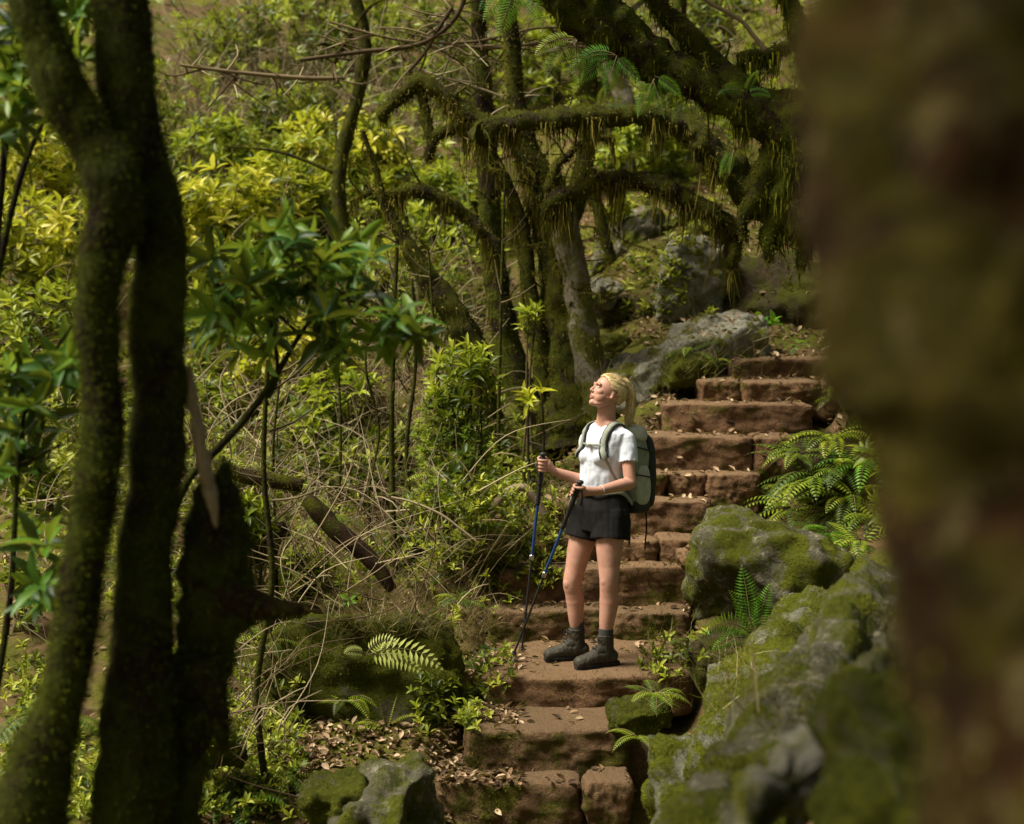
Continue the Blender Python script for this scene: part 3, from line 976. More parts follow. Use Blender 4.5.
YG = "yellow-green bushes on the slope"
B = [
 (215, 235, 11.0, .55, .62, 230, 'yellow', "bright yellow-green bush directly right of the twin tree's fork"),
 (262, 215, 12.5, .60, .50, 230, 'yellow', "yellow bush in the middle of the sunlit thicket"),
 (318, 190, 13.0, .62, .50, 230, 'lime', "lime bush above the dark laurel sprays"),
 (372, 180, 12.8, .48, .50, 180, 'yellow', "yellow-leaved bush left of the drooping moss branch"),
 (425, 205, 13.0, .42, .40, 130, 'lime', "small lime bush left of the middle tree's dark stem"),
 (345, 150, 15.5, .70, .45, 200, 'yellow', "pale yellow bush high in the thicket"),
 (225, 160, 16.0, .75, .50, 200, 'lime', "lime bush far behind the twin tree's right stem"),
 (285, 130, 17.5, .8, .5, 190, 'mid', "olive bush under the hanging dry twigs"),
 (230, 320, 9.5, .5, .5, 190, 'lime', "lime bush behind the broken wood spike"),
 (45, 175, 8.0, .42, .42, 200, 'yellow', "yellow bush seen left of the twin tree"),
 (30, 260, 8.6, .45, .40, 180, 'yellow', "lower yellow bush at the left edge under the thin bare branch"),
 (40, 345, 8.2, .42, .38, 170, 'lime', "lime bush low behind the left stem of the twin tree"),
 (330, 35, 15, .75, .50, 200, 'lime', "leafy green bush hanging at the top above the dry twigs"),
 (255, 45, 18, .9, .5, 150, 'mid', "far grey-green bush near the top right of the twin tree"),
 (440, 50, 17, .9, .6, 200, 'mid', "olive foliage at the top left of the middle tree"),
 (560, 60, 17, .8, .55, 170, 'lime', "far lime foliage behind the heavy limb"),
 (700, 30, 16, .8, .5, 170, 'mid', "olive foliage above the heavy limb near the top"),
 (630, 150, 17, .7, .4, 130, 'lime', "lime foliage between the two arching branches"),
 (350, 420, 9.6, .45, .35, 120, 'lime', "sparse lime shrub in the dry stems right of the laurel"),
 (300, 360, 10.5, .5, .4, 150, 'yellow', "yellowish shrub beneath the laurel sprays"),
 (480, 215, 12.6, .30, .30, 80, 'lime', "small bright shrub hanging in front of the dark stem"),
 (655, 120, 19, .9, .6, 150, 'mid', "far olive foliage right of the middle tree"),
 (90, 120, 14, .9, .6, 170, 'mid', "dark olive bush between the twin tree's two stems"),
]
for (x, y, D, rx, rz, n, m, lab) in B:
    ph, pz = rx / D * FPX, rz / D * FPX
    hit, _ = seen(x, y + pz * .8)
    D = min(max(hit.y - .15, D * .8), 21)
    rx, rz = mm(ph, D), mm(pz, D)
    s = .75 + D / 40
    shrub("leafy_bush", lab, P(x, y, D), (rx, rx * .8, rz), int(n * .8), (.18 if m == 'yellow' else .14) * s, (.050 if m == 'yellow' else .042) * s, M[m], group=YG, spread=72)

LG = "low leafy bushes among the dry stems"
for (x, y, rp, rq, n, m, lab) in [
 (215, 400, 30, 26, 60, 'lime', "light low bush directly behind the broken wood spike's middle"),
 (300, 410, 34, 26, 70, 'lime', "low lime bush right of the stump's thin diagonal branch"),
 (350, 380, 28, 24, 60, 'yellow', "yellow low bush under the laurel's right half"),
 (395, 440, 26, 26, 55, 'lime', "lime bush tangled round the close pair of upright stems"),
 (240, 520, 30, 24, 60, 'lime', "low lime bush just below the mossy fallen log"),
 (330, 470, 30, 24, 60, 'mid', "mid green low bush above the dark reddish log"),
 (300, 570, 28, 20, 50, 'lime', "low lime bush between the reddish log and the stump's side stub"),
 (410, 540, 26, 22, 50, 'mid', "mid green low bush under the long pale dry stem"),
 (260, 600, 22, 20, 40, 'yellow', "small yellow-green bush above the tip of the stump's side stub"),
 (430, 330, 24, 26, 55, 'lime', "lime bush left of the leaning trunk's lower half"),
 (385, 270, 30, 26, 60, 'yellow', "yellow bush right behind the laurel's upper right tip"),
 (25, 480, 34, 30, 60, 'lime', "lime bush behind the left edge's low laurel"),
 (20, 600, 30, 30, 60, 'mid', "mid green bush at the left edge near the twin tree's foot"),
 (480, 450, 20, 22, 40, 'lime', "lime bush at the foot of the dark stem beside the feathery bush"),
 (500, 300, 18, 26, 40, 'mid', "mid green leaves between the dark stem and the mossy middle trunk"),
 (620, 215, 18, 12, 26, 'lime', "lime plant above the slanting rocks under the lower arching branch")]:
    hit, _ = seen(x, y + rq * .8)
    D = max(hit.y - .12, 5)
    s = .7 + D / 35
    shrub("low_bush", lab, P(x, y, D), (mm(rp, D), mm(rp, D) * .8, mm(rq, D)), n, .105 * s, .034 * s, M[m], group=LG, spread=72, thr=-.25)

for (x, y, n, m, lab) in [
 (2.6, 8.6, 60, 'lime', "bush on the right slope just behind the fern mass"), (3.3, 9.8, 70, 'mid', "mid green bush on the right slope behind the near trunk"),
 (2.9, 7.2, 60, 'mid', "bush beside the ridge rock behind the near trunk"), (4.3, 11.2, 80, 'lime', "bush high on the right slope behind the near trunk"),
 (3.9, 8.2, 70, 'lime', "bush farther out on the right slope behind the near trunk"), (3.6, 13.2, 80, 'mid', "bush above the overhanging tree's foot"),
 (5.2, 9.6, 80, 'mid', "outermost mid green bush on the right slope"), (2.4, 5.6, 50, 'mid', "low bush behind the blurred mossy boulder"),
 (5.4, 13.0, 90, 'lime', "far bush on the right slope"), (3.6, 5.9, 60, 'lime', "lime bush low on the right slope")]:
    shrub("bank_bush", lab, (x, y, G(x, y) + .32), (.5, .45, .35), n, .13, .042, M[m], group="bushes on the slope right of the stairs", spread=72, thr=-.3)

# mid green leafy plants round the fern bank left of the woman
shrub("leafy_bush", "tall pale green bush with finger-like leaves left of the leaning trunk's foot", P(462, 380, 9.9), (.26, .25, .26), 60, .12, .028, M['lime'], thr=-.3, spread=75)
shrub("leafy_bush", "feathery bright green bush hanging over the dark hollow left of the woman", P(455, 440, 10.0), (.30, .28, .42), 330, .055, .016, M['fern'], thr=-.25, per=8)
shrub("leafy_bush", "low bright green shrub above the arched root", P(455, 500, 9.4), (.34, .3, .16), 120, .07, .024, M['lime'], thr=-.3)
shrub("sapling", "slim sapling with yellow-green leaves in front of the middle tree's foot", P(534, 402, 9.8), (.12, .10, .10), 5, .12, .036, M['yellow'], thr=-1, cat="sapling", stems=3, spread=75)
shrub("sapling", "slim sapling with small green leaves beside the leaning trunk", P(532, 320, 11.0), (.10, .1, .12), 8, .13, .03, M['lime'], thr=-1, cat="sapling", stems=2)
shrub("sapling", "low sapling with broad leaves left of the arched root", P(455, 465, 9.2), (.12, .1, .10), 7, .12, .04, M['mid'], thr=-1, cat="sapling", stems=2)
shrub("sapling", "tiny two-leaved green plant at the top of the stairs", P(765, 325, 11.9), (.10, .06, .05), 4, .11, .07, M['fern_green'], thr=-1, cat="sapling", stems=2)

# dark laurel with big glossy leaves in front of the thicket
def laurel(label, spots, D, stempts, L=.135, W=.040, base=None):
    b = P(*base, D) if base else P(spots[0][0], 900, D)
    t = thing("laurel", label, "shrub", (b.x, b.y, G(b.x, b.y)))
    mbl, mbs = MB(), MB()
    for sp in stempts:
        px_limb(mbs, sp, D, None, seg=8, amp=.12, step=.03)
    for (x, y, rx, ry, n) in spots:
        c = P(x, y, D)
        C, A = [], []
        for _ in range(n):
            a = rng.random() * 6.28; r = rng.random() ** .5
            p = P(x + rx * r * math.cos(a), y + ry * r * math.sin(a), D + rng.normal(0, .16))
            C.append(p[:]); A.append((rng.normal(.1, .5), rng.normal(-.3, .4), rng.normal(.45, .3)))
            limb(mbs, [c.lerp(p, .1) + Vector((0, 0, -.02)), c.lerp(p, .6) + Vector((0, 0, .01)), p], [.004, .003, .002], seg=4, amp=0, step=.1)
        rosettes(mbl, C, A, 7, L, W, 82, droop=.28)
    part("foliage", mbl, M['laurel'], t)
    part("stems", mbs, M['bark_dark'], t)
    return t
laurel("dark glossy laurel spreading its big leaves right of the twin tree", [(225, 292, 38, 45, 15), (290, 270, 48, 48, 20), (345, 285, 42, 45, 16), (392, 325, 34, 20, 9), (325, 330, 40, 28, 7), (245, 345, 34, 20, 4), (365, 245, 26, 18, 4)], 5.2,
       [[(172, 515, 4), (190, 478, 4), (214, 452, 4.2), (240, 425, 4), (258, 402, 3.5), (272, 382, 3.2), (284, 362, 3), (300, 335, 2.5), (312, 318, 2)],
        [(268, 398, 2.4), (277, 380, 2.2), (276, 350, 2), (270, 320, 1.5)], [(312, 318, 2), (345, 300, 1.5), (390, 320, 1.2)], [(300, 335, 2), (260, 300, 1.5), (225, 290, 1.2)]], base=(180, 640))
laurel("dark laurel leaves hanging at the upper left edge", [(20, 70, 34, 45, 12), (10, 125, 22, 30, 6), (78, 30, 22, 28, 6), (60, 5, 40, 20, 5), (15, 20, 30, 30, 6)], 4.9, [[(-20, 700, 6), (-12, 400, 5), (0, 200, 4), (15, 90, 3), (40, 20, 2)]], base=(-20, 700))
laurel("dark leafy laurel low at the left edge beside the twin tree", [(25, 395, 34, 35, 11), (55, 365, 25, 20, 5), (15, 450, 28, 28, 7), (30, 530, 26, 24, 5), (40, 610, 30, 40, 4)], 4.9,
       [[(-8, 720, 4), (10, 600, 3.5), (15, 520, 3), (20, 440, 2.5), (30, 390, 2)], [(-5, 470, 2), (30, 460, 2), (60, 445, 1.5)], [(5, 420, 3), (30, 380, 3), (55, 350, 2), (72, 325, 1.5)]], base=(-8, 720))
b = P(-8, 300, 5.2)
t = thing("bare_branch_shrub", "thin bare dark stem curving up at the left edge", "shrub", (b.x, b.y, G(b.x, b.y)))
mb = MB(); px_limb(mb, [(-30, 600, 6), (-16, 400, 5), (-6, 300, 4), (6, 235, 3.6), (17, 190, 3.2), (30, 150, 2.8), (46, 116, 2.2)], 5.2, None, seg=9, amp=.12)
part("stem", mb, M['bark_dark'], t)

# understory leaves among the stems right of the stump
laurel("small dark laurel shoot in the gap above the fallen log", [(350, 600, 1, 1, 1)], 8.5, [[(350, 640, 1.5), (350, 600, 1)]], L=.09, W=.03, base=(350, 640))

# ------------------------------------------------------------------ ferns
def frond(mb, ms, base, d, length, width, droop=.5, pairs=18, sub=False, up=Vector((0, 0, 1)), wpin=.26, rnd=None):
    d = Vector(d).normalized()
    n = 14
    pts = [Vector(base)]
    cur = d.copy()
    for i in range(n):
        cur = (cur + Vector((0, 0, -droop / n * (1 + i / n)))).normalized()
        pts.append(pts[-1] + cur * (length / n))
    limb(ms, pts, [.0035 * (1 - .75 * i / n) for i in range(n + 1)], seg=4, amp=0, step=1)
    pos, dr, nm, Ls, Ws = [], [], [], [], []
    side0 = cur.cross(up)
    side0 = d.cross(up)
    if side0.length < .1: side0 = Vector((1, 0, 0))
    side0.normalize()
    for k in range(pairs):
        f = .14 + .86 * k / pairs
        s = f * n
        i = min(int(s), n - 1)
        p = pts[i].lerp(pts[i + 1], s - i)
        tg = (pts[i + 1] - pts[i]).normalized()
        sd = (side0 - tg * side0.dot(tg)).normalized()
        nrm = sd.cross(tg)
        if nrm.z < 0: nrm = -nrm
        prof_ = math.sin(math.pi * min(1, (f * .86 + .17)) ** .9) ** .8 if f < .97 else .15
        pl = max(width * prof_, width * .06)
        for sg in (-1, 1):
            dd = (sd * sg + tg * .42 + nrm * (-.12) + Vector((0, 0, -.1))).normalized()
            if not sub:
                pos.append(p[:]); dr.append(dd[:]); nm.append(nrm[:]); Ls.append(pl); Ws.append(length / pairs * .50)
            else:
                m = max(4, int(pl / .007))
                acr = dd.cross(nrm).normalized()
                for j in range(m):
                    g_ = (j + .4) / m
                    q = p + dd * (pl * g_)
                    w = length / pairs * .42 * (1 - .8 * g_)
                    for s2 in (-1, 1):
                        d2 = acr * s2 + dd * .55
                        pos.append(q[:]); dr.append(d2[:]); nm.append(nrm[:]); Ls.append(w); Ws.append(pl / m * .8)
    k = len(pos)
    rr = np.clip((random.random() if rnd is None else rnd) + rng.normal(0, .12, k), 0, 1)
    leaves(mb, pos, dr, nm, np.array(Ls), np.array(Ws), SIMPLE, rr)

def fern(label, base, dirs, m='fern', group=None, sub=False, pairs=18, name="fern", up=Vector((0, 0, 1))):
    base = Vector(base)
    t = thing(name, label, "fern", base, group)
    for (dx, dy, dz, ln, wd, dr_) in dirs:
        mb, ms = MB(), MB()
        frond(mb, ms, base + Vector(rng.normal(0, .008, 3)), (dx, dy, dz), ln, wd, dr_, pairs, sub, up)
        f = part("frond", mb, M[m], t)
        part("rachis", ms, M['stem'], f)
    return t

# the bright green fern on the right
fb = P(756, 640, 7.3)
fern("bright green fern with five crisp fronds on the dark rock right of the stairs", fb,
     [(-.55, -.15, .80, .38, .080, 1.5), (-.10, .1, 1.0, .40, .085, .45), (-.75, -.3, .42, .30, .060, .9), (.25, .1, 1, .32, .065, .3), (-.30, -.1, 1, .34, .065, .8), (.7, -.2, .5, .25, .05, .9)], 'fern_green', sub=False, pairs=20, up=Vector((-.2, -1, .6)))
# pale fronds on the left boulder
fern("pale fern leaning across the mossy boulder", P(368, 655, 7.35), [(.95, -.2, .50, .46, .085, 1.0), (.95, -.3, .15, .36, .07, .6), (.5, -.2, .8, .24, .05, 1.2), (-.4, -.3, .3, .14, .05, .6)], 'fern_pale', sub=False, pairs=12, up=Vector((0, -.8, .8)))
fern("young bright fern in the litter below the mossy boulder", seen(388, 728)[0], [(-.2, 0, 1, .20, .03, .3), (.2, 0, 1, .22, .03, .4), (.55, 0, .6, .2, .04, .9), (-.6, 0, .5, .2, .05, 1), (-.9, -.2, .5, .26, .06, .8)], 'lime', pairs=14)
FG = "ferns along the stairs"
RB = "ferns hanging over the right bank"
def rosette_fern(label, px, py, n, ln, wd, m='fern', D=None, pairs=16, sub=False, group=FG, bias=(0, -.2, 0), el=(.35, 1.0)):
    if D is None or group == RB: b, _ = seen(px, py)
    else:
        b = P(px, py, D)
        h_, _ = drop(b.x, b.y)
        if b.z < h_.z + .01: b.z = h_.z + .01
    dirs = []
    for k in range(n):
        a = 6.283 * k / n + random.uniform(-.3, .3)
        dirs.append((math.cos(a) + bias[0], math.sin(a) + bias[1], random.uniform(*el) + bias[2], ln * random.uniform(.7, 1.15), wd * random.uniform(.8, 1.15), random.uniform(.7, 1.5)))
    return fern(label, b, dirs, m, group, sub, pairs)
for (x, y, n, ln, wd, m, D, lab) in [
 (320, 722, 7, .34, .06, 'fern', None, "spreading fern left of the leaf litter"),
 (290, 775, 7, .36, .07, 'fern', None, "broad fern at the bottom left beside the grey lichen stone"),
 (345, 700, 6, .26, .05, 'lime', None, "light green fern in front of the mossy boulder's left end"),
 (235, 800, 6, .30, .06, 'fern_green', None, "dark green fern at the bottom right of the twin tree"),
 (270, 640, 6, .28, .05, 'fern', None, "fern left of the mossy boulder under the stump's side stub"),
 (485, 555, 7, .26, .045, 'fern_green', 9.1, "green fern left of the trekking poles"),
 (460, 600, 6, .24, .05, 'fern', 8.6, "dry-tipped fern at the left end of the smooth long step"),
 (470, 660, 6, .22, .04, 'fern', None, "low fern at the left end of the step the woman stands on"),
 (655, 700, 7, .26, .05, 'fern', 7.35, "yellow-green fern at the right end of the step the woman stands on"),
 (690, 640, 5, .20, .04, 'fern', 7.9, "small fern on the soil patch right of the woman's boots"),
 (640, 740, 5, .20, .04, 'fern', 7.0, "small fern draped over the right end of the rounded step"),
 (440, 480, 7, .32, .06, 'fern', 9.6, "fern beneath the feathery bright green bush"),
 (415, 500, 6, .30, .05, 'lime', 9.4, "lime fern beside the two upright thin stems"),
 (500, 480, 6, .24, .045, 'fern', 9.6, "fern just above the arched root"),
 (600, 250, 6, .35, .06, 'fern', 14.5, "fern among the slanting rocks under the lower arching branch"),
 (650, 285, 6, .30, .05, 'fern', 13.9, "fern between the slanting rocks and the tall grey boulder"),
 (690, 380, 7, .34, .06, 'fern', 11.0, "fern on the sloping slab left of the second step from the top"),
 (712, 365, 6, .30, .05, 'lime', 11.1, "lime fern at the foot of the peaked grey boulder"),
 (800, 345, 5, .2, .05, 'fern_green', 11.6, "small fern at the right end of the topmost step"),
 (50, 720, 6, .4, .08, 'fern', 5.6, "dim fern at the lower left edge behind the twin tree"),
 (250, 470, 6, .35, .06, 'lime', 9.5, "lime fern at the left end of the fallen log"),
 (330, 520, 6, .35, .06, 'fern', 9.3, "fern behind the dark reddish log"),
]:
    rosette_fern(lab, x, y, n, ln, wd, m, D)
# drooping fern mass on the right bank
RB = "ferns hanging over the right bank"
for (x, y, n, ln, wd, D, m, lab) in [
 (815, 480, 10, .46, .08, 9.2, 'fern', "large fern drooping over the round boulder, middle of the right bank"),
 (850, 500, 10, .44, .08, 9.0, 'lime', "yellow-green fern against the near trunk on the right bank"),
 (795, 510, 9, .38, .07, 9.0, 'fern', "fern hanging lowest over the round boulder's crown"),
 (832, 440, 9, .36, .07, 9.8, 'lime', "bright fern at the right end of the single-block red step"),
 (838, 395, 8, .34, .06, 10.4, 'lime', "topmost fern of the right bank beside the upper steps"),
 (860, 545, 9, .38, .07, 8.6, 'fern', "dark lower fern between the round boulder and the ridge rock"),
 (830, 535, 8, .30, .06, 8.5, 'fern_green', "green fern spilling down behind the round boulder"),
 (800, 455, 8, .30, .06, 9.6, 'fern', "small fern beside the high rough reddish step"),
 (868, 470, 9, .40, .07, 9.6, 'fern_green', "fern half hidden by the near trunk above the bank's dark rock"),
 (780, 488, 7, .30, .06, 9.6, 'lime', "lime fern touching the crown of the round boulder"),
 (845, 470, 9, .36, .07, 9.6, 'fern', "dense fern in the centre of the right bank's fern mass"),
 (875, 520, 8, .36, .07, 9.6, 'fern', "rightmost fern of the bank, against the near trunk"),
 (838, 515, 8, .34, .06, 9.6, 'lime', "pale tipped fern behind the round boulder's right shoulder"),
]:
    rosette_fern(lab, x, y, n + 6, ln * 1.15, wd * 1.0, m, D, pairs=14, group=RB, bias=(-.25, -.3, 0), el=(.2, 1.2))
# ferns growing on the heavy limb
for (x, y, D, m, dirs, lab) in [
 (520, -22, 8.6, 'fern_green', [(-.4, -.3, -1, .42, .09, .2), (.5, -.3, -.9, .36, .08, .3), (-.6, -.2, -.5, .36, .07, .5), (-.2, -.2, -.9, .32, .07, .3), (-.9, 0, -.2, .34, .07, .9), (.3, -.3, -.5, .3, .06, .5)], "bright green fern hanging in at the top centre edge"),
 (615, 55, 9.2, 'fern_green', [(-.9, -.2, .15, .36, .08, .8), (-.9, -.3, -.4, .34, .08, .5), (-.3, -.3, -.8, .30, .07, .3), (.7, -.3, -.5, .30, .06, .6), (-1, -.2, .5, .3, .07, 1.2)], "bright green fern hanging beneath the heavy limb"),
 (745, 95, 9.3, 'fern_green', [(-.5, -.3, .7, .2, .04, 1.0), (.2, -.3, .8, .2, .04, .9), (-.8, -.2, .3, .2, .04, .8), (.7, -.3, .4, .18, .04, 1)], "small fern sitting on the heavy limb near its trunk"),
 (733, 150, 9.0, 'fern_green', [(-.5, -.3, -.8, .22, .04, .4), (-.2, -.2, -.9, .18, .03, .2)], "tiny bright fern on the upper arching branch"),
 (575, 38, 9.1, 'fern', [(-.6, -.3, -.6, .36, .08, .4), (.1, -.3, -1, .34, .08, .2), (-1, -.2, .1, .32, .07, .9)], "light green fern hanging left below the heavy limb's thickest part"),
 (655, 78, 9.2, 'fern_green', [(-.5, -.3, -.9, .30, .07, .3), (.3, -.3, -.9, .28, .06, .3), (.9, -.3, -.3, .24, .06, .7)], "bright fern hanging below the heavy limb's bend"),
 (600, 108, 10.6, 'fern', [(-.6, -.3, .5, .28, .06, 1.2), (.6, -.3, .5, .28, .06, 1.2), (.1, -.3, .9, .2, .05, .8)], "fern sitting on top of the upper arching branch"),
 (690, 100, 9.5, 'fern', [(-.5, -.3, -.4, .22, .05, .5), (.5, -.3, -.6, .2, .05, .5), (0, -.3, -.8, .22, .05, .3)], "small drooping fern under the middle of the heavy limb"),
]:
    fern(lab, P(x, y, D), dirs, m, "ferns growing on branches", False, 18, up=Vector((.1, -1, .35)))

# ------------------------------------------------------------------ logs, roots and single stems
def log(name, label, pts, D, m, cat, seg=14, amp=.22, moss=None, scale=9):
    b = P(pts[0][0], pts[0][1], D)
    mb = MB(); sm = []
    px_limb(mb, pts, D, sm, seg=seg, amp=amp, scale=scale)
    if moss:
        t = thing(name, label, cat, b)
        part("wood", mb, m, t)
        mb2 = MB(); moss_on(mb2, sm, 1.2, (.02, .08), .008, .3); part("moss_fringe", mb2, moss, t)
        return t
    o = link(name, mb.mesh(name, b), m, None, b)
    return tag(o, label, cat)
log("fallen_log", "mossy brown fallen log behind the stump", [(228, 470, 6), (250, 477, 8), (275, 481, 8), (302, 486, 7)], 8.6, M['bark_red'], "log", moss=M['dark_moss'])
log("fallen_log", "dark reddish log dipping down right in the undergrowth", [(306, 498, 7), (322, 515, 10), (342, 535, 10), (360, 550, 9), (378, 568, 8), (392, 590, 5)], 8.5, M['bark_red'], "log", scale=12)
log("arched_root", "pale arched root poking out of the slope left of the poles", [(478, 530, 5), (489, 516, 4.5), (500, 500, 4.5), (512, 490, 4.5), (524, 488, 4.5), (536, 500, 4), (544, 514, 4)], 9.2, M['wood'], "root", seg=10)
log("curved_root", "dark curved root beside the tall grey boulder", [(668, 345, 5), (682, 330, 5), (690, 316, 4.5), (686, 296, 4)], 12.9, M['bark_red'], "root", seg=10)
log("dry_stem", "long pale dry stem arching over the slope", [(391, 497, 1), (412, 502, 1.3), (440, 514, 1.4), (462, 530, 1.3), (476, 541, 1)], 8.8, M['twig'], "stem", seg=6, amp=.05)
for (x, y, x2, y2, D, w, lab) in [
 (400, 620, 397, 240, 9.6, 3.2, "tall upright stem, the left one of the close pair right of the laurel"),
 (406, 620, 412, 280, 9.8, 2.4, "tall upright stem, the right one of the close pair right of the laurel"),
 (266, 730, 268, 360, 7.0, 3.6, "mossy thin stem standing at the left end of the mossy boulder"),
 (278, 560, 280, 380, 9.0, 1.8, "very thin stem in the thicket behind the fallen log"),
 (440, 560, 428, 250, 10.4, 2.0, "thin crooked stem left of the leaning trunk"),
 (375, 560, 372, 300, 10.0, 1.6, "thin pale stem under the laurel's right tip"),
 (498, 470, 505, 180, 10.8, 2.0, "thin straight stem between the leaning trunk and the middle tree"),
 (340, 600, 330, 300, 10.2, 1.8, "thin stem rising from behind the dark reddish log")]:
    b = P(x, y, D); b.z = min(b.z, G(b.x, b.y))
    e = P(x2, y2, D)
    mb = MB(); sm = []
    r = mm(w, D)
    pts_ = [b] + [b.lerp(e, f) + Vector((random.uniform(-.05, .05), random.uniform(-.05, .05), 0)) for f in (.25, .5, .75)] + [e]
    limb(mb, pts_, [r, r, r * .9, r * .8, r * .6], seg=7, amp=.15, samples=sm)
    t = thing("thin_stem", lab, "sapling stem", b, "thin upright stems in the thicket")
    part("stem", mb, M['moss_bark'], t)
    mb = MB()
    for k in range(8):
        s = pts_[2].lerp(e, random.random())
        q = s + Vector((random.uniform(-.3, .3), random.uniform(-.15, .15), random.uniform(.05, .3)))
        limb(mb, [s, (s + q) / 2 + Vector((0, 0, -.02)), q], [r * .4, r * .3, r * .15], seg=4, amp=0, step=.1)
    part("twigs", mb, M['stem'], t)

# ------------------------------------------------------------------ stuff: litter, undergrowth, dry tangle, grass
def visible_spots(n, boxes):
    out = []
    while len(out) < n:
        x0, y0, x1, y1, w = boxes[rng.choice(len(boxes), p=np.array([b_[4] for b_ in boxes]) / sum(b_[4] for b_ in boxes))]
        h, nn = seen(rng.uniform(x0, x1), rng.uniform(y0, y1))
        out.append((h, nn))
    return out

# dead leaves
mb = MB()
pos, dr, nm = [], [], []
boxes = [(300, 650, 520, 824, 9), (440, 690, 640, 800, 2.2), (480, 560, 700, 690, 2.4), (640, 330, 850, 520, 6), (480, 430, 640, 560, 3), (560, 180, 800, 340, 5), (180, 380, 480, 620, 4), (180, 700, 330, 824, 3), (620, 560, 900, 824, .5)]
sp = visible_spots(11000, boxes)
for h, nn in sp:
    if nn.z < .45 or h.z > max(G(h.x, h.y), float(prof(ST, h.y)) if abs(h.x - prof(XC, h.y)) < .7 else -9) + .12: continue
    pos.append((h + nn * .004)[:]); a = rng.random() * 6.28
    dr.append((math.cos(a), math.sin(a), rng.normal(0, .25))); nm.append((nn.x + rng.normal(0, .3), nn.y + rng.normal(0, .3), nn.z))
for _ in range(15000):
    x, y = rng.uniform(-7, 5), rng.uniform(5.5, 20)
    z = G(x, y)
    h, nn = drop(x, y)
    if h.z > z + .10 and (abs(x - prof(XC, y)) > .7 or y < 7): continue
    pos.append((h + Vector((0, 0, .004)))[:]); a = rng.random() * 6.28
    dr.append((math.cos(a), math.sin(a), rng.normal(0, .25))); nm.append((rng.normal(0, .3), rng.normal(0, .3), 1))
pos = np.array(pos)
# keep the worn middle of the treads fairly clear
keep = ~((pos[:, 0] > .05) & (pos[:, 0] < .75) & (pos[:, 1] > 7.0) & (pos[:, 1] < 8.68) & (rng.random(len(pos)) < .82))
pos, dr, nm = pos[keep], np.array(dr)[keep], np.array(nm)[keep]
k = len(pos)
L_ = rng.uniform(.018, .05, k) * (1 + .03 * pos[:, 1])
leaves(mb, pos, dr, nm, L_, L_ * rng.uniform(.4, .7, k), CURL)
tag(link("leaf_litter", mb.mesh("leaf_litter"), M['litter']), "dead brown leaves scattered over the ground and steps", None, None, "stuff")

# low leafy undergrowth
mb = MB()
C, A = [], []
boxes = [(170, 330, 480, 640, 6), (0, 380, 180, 824, 4), (180, 620, 300, 824, 2), (420, 430, 560, 600, 2), (180, 100, 480, 330, 3), (560, 200, 720, 320, .6), (640, 640, 700, 690, .10), (470, 640, 510, 700, .12), (420, 690, 480, 740, .2), (600, 20, 800, 200, 1)]
for h, nn in visible_spots(7500, boxes):
    if noise.noise(h * 1.4) < -.2: continue
    hh = rng.uniform(.03, .40 if h.y > 8.3 and h.x < .1 else .10)
    C.append((h + Vector((rng.normal(0, .03), rng.normal(0, .03), hh)))[:]); A.append((rng.normal(0, .4), rng.normal(-.3, .4), 1))
C = np.array(C)
far = np.clip((C[:, 1] - 6) / 10, 0, 1)
rosettes(mb, C[far < .45], np.array(A)[far < .45], 6, .055, .020, 72)
rosettes(mb, C[far >= .45], np.array(A)[far >= .45], 6, .09, .030, 72)
tag(link("undergrowth", mb.mesh("undergrowth"), M['under']), "low green undergrowth covering the slope", None, None, "stuff")

# yellow-green leaves of the thicket further up the slope
mb = MB(); C, A = [], []
for h, nn in visible_spots(2100, [(0, 0, 480, 330, 5), (480, 0, 800, 200, 2)]):
    if noise.noise(h * .9) < -.2: continue
    C.append((h + Vector((rng.normal(0, .15), rng.normal(0, .15), rng.uniform(.05, .9))))[:]); A.append((rng.normal(0, .4), rng.normal(-.4, .4), 1))
rosettes(mb, C, A, 7, .16, .05, 72, tm=SIMPLE)
tag(link("thicket_leaves", mb.mesh("thicket_leaves"), M['lime']), "mass of small green leaves on the far slope", None, None, "stuff")

# tangle of dry twigs
mb = MB()
for h, nn in visible_spots(2600, [(190, 330, 480, 640, 5), (180, 0, 480, 330, 2), (170, 70, 420, 190, 3), (480, 0, 800, 120, 1.2), (0, 150, 90, 700, 1.2), (200, 640, 300, 820, .5)]):
    ln = rng.uniform(.25, .9) * (1 + (h.y - 8) * .05)
    d = Vector((rng.normal(0, .6), rng.normal(0, .3), rng.uniform(.15, 1.1))).normalized()
    q = h + Vector((0, 0, rng.uniform(0, .5)))
    m1 = q + d * ln * .5 + Vector(rng.normal(0, .07 * ln, 3))
    e = q + d * ln + Vector((rng.normal(0, .2), rng.normal(0, .1), -rng.uniform(0, .35))) * ln
    r = rng.uniform(.0015, .0045) * (.6 + h.y / 14)
    limb(mb, [q, m1, e], [r, r * .8, r * .3], seg=4, amp=0, step=.08)
tag(link("dry_twigs", mb.mesh("dry_twigs"), M['twig']), "tangle of thin dry twigs through the thicket", None, None, "stuff")

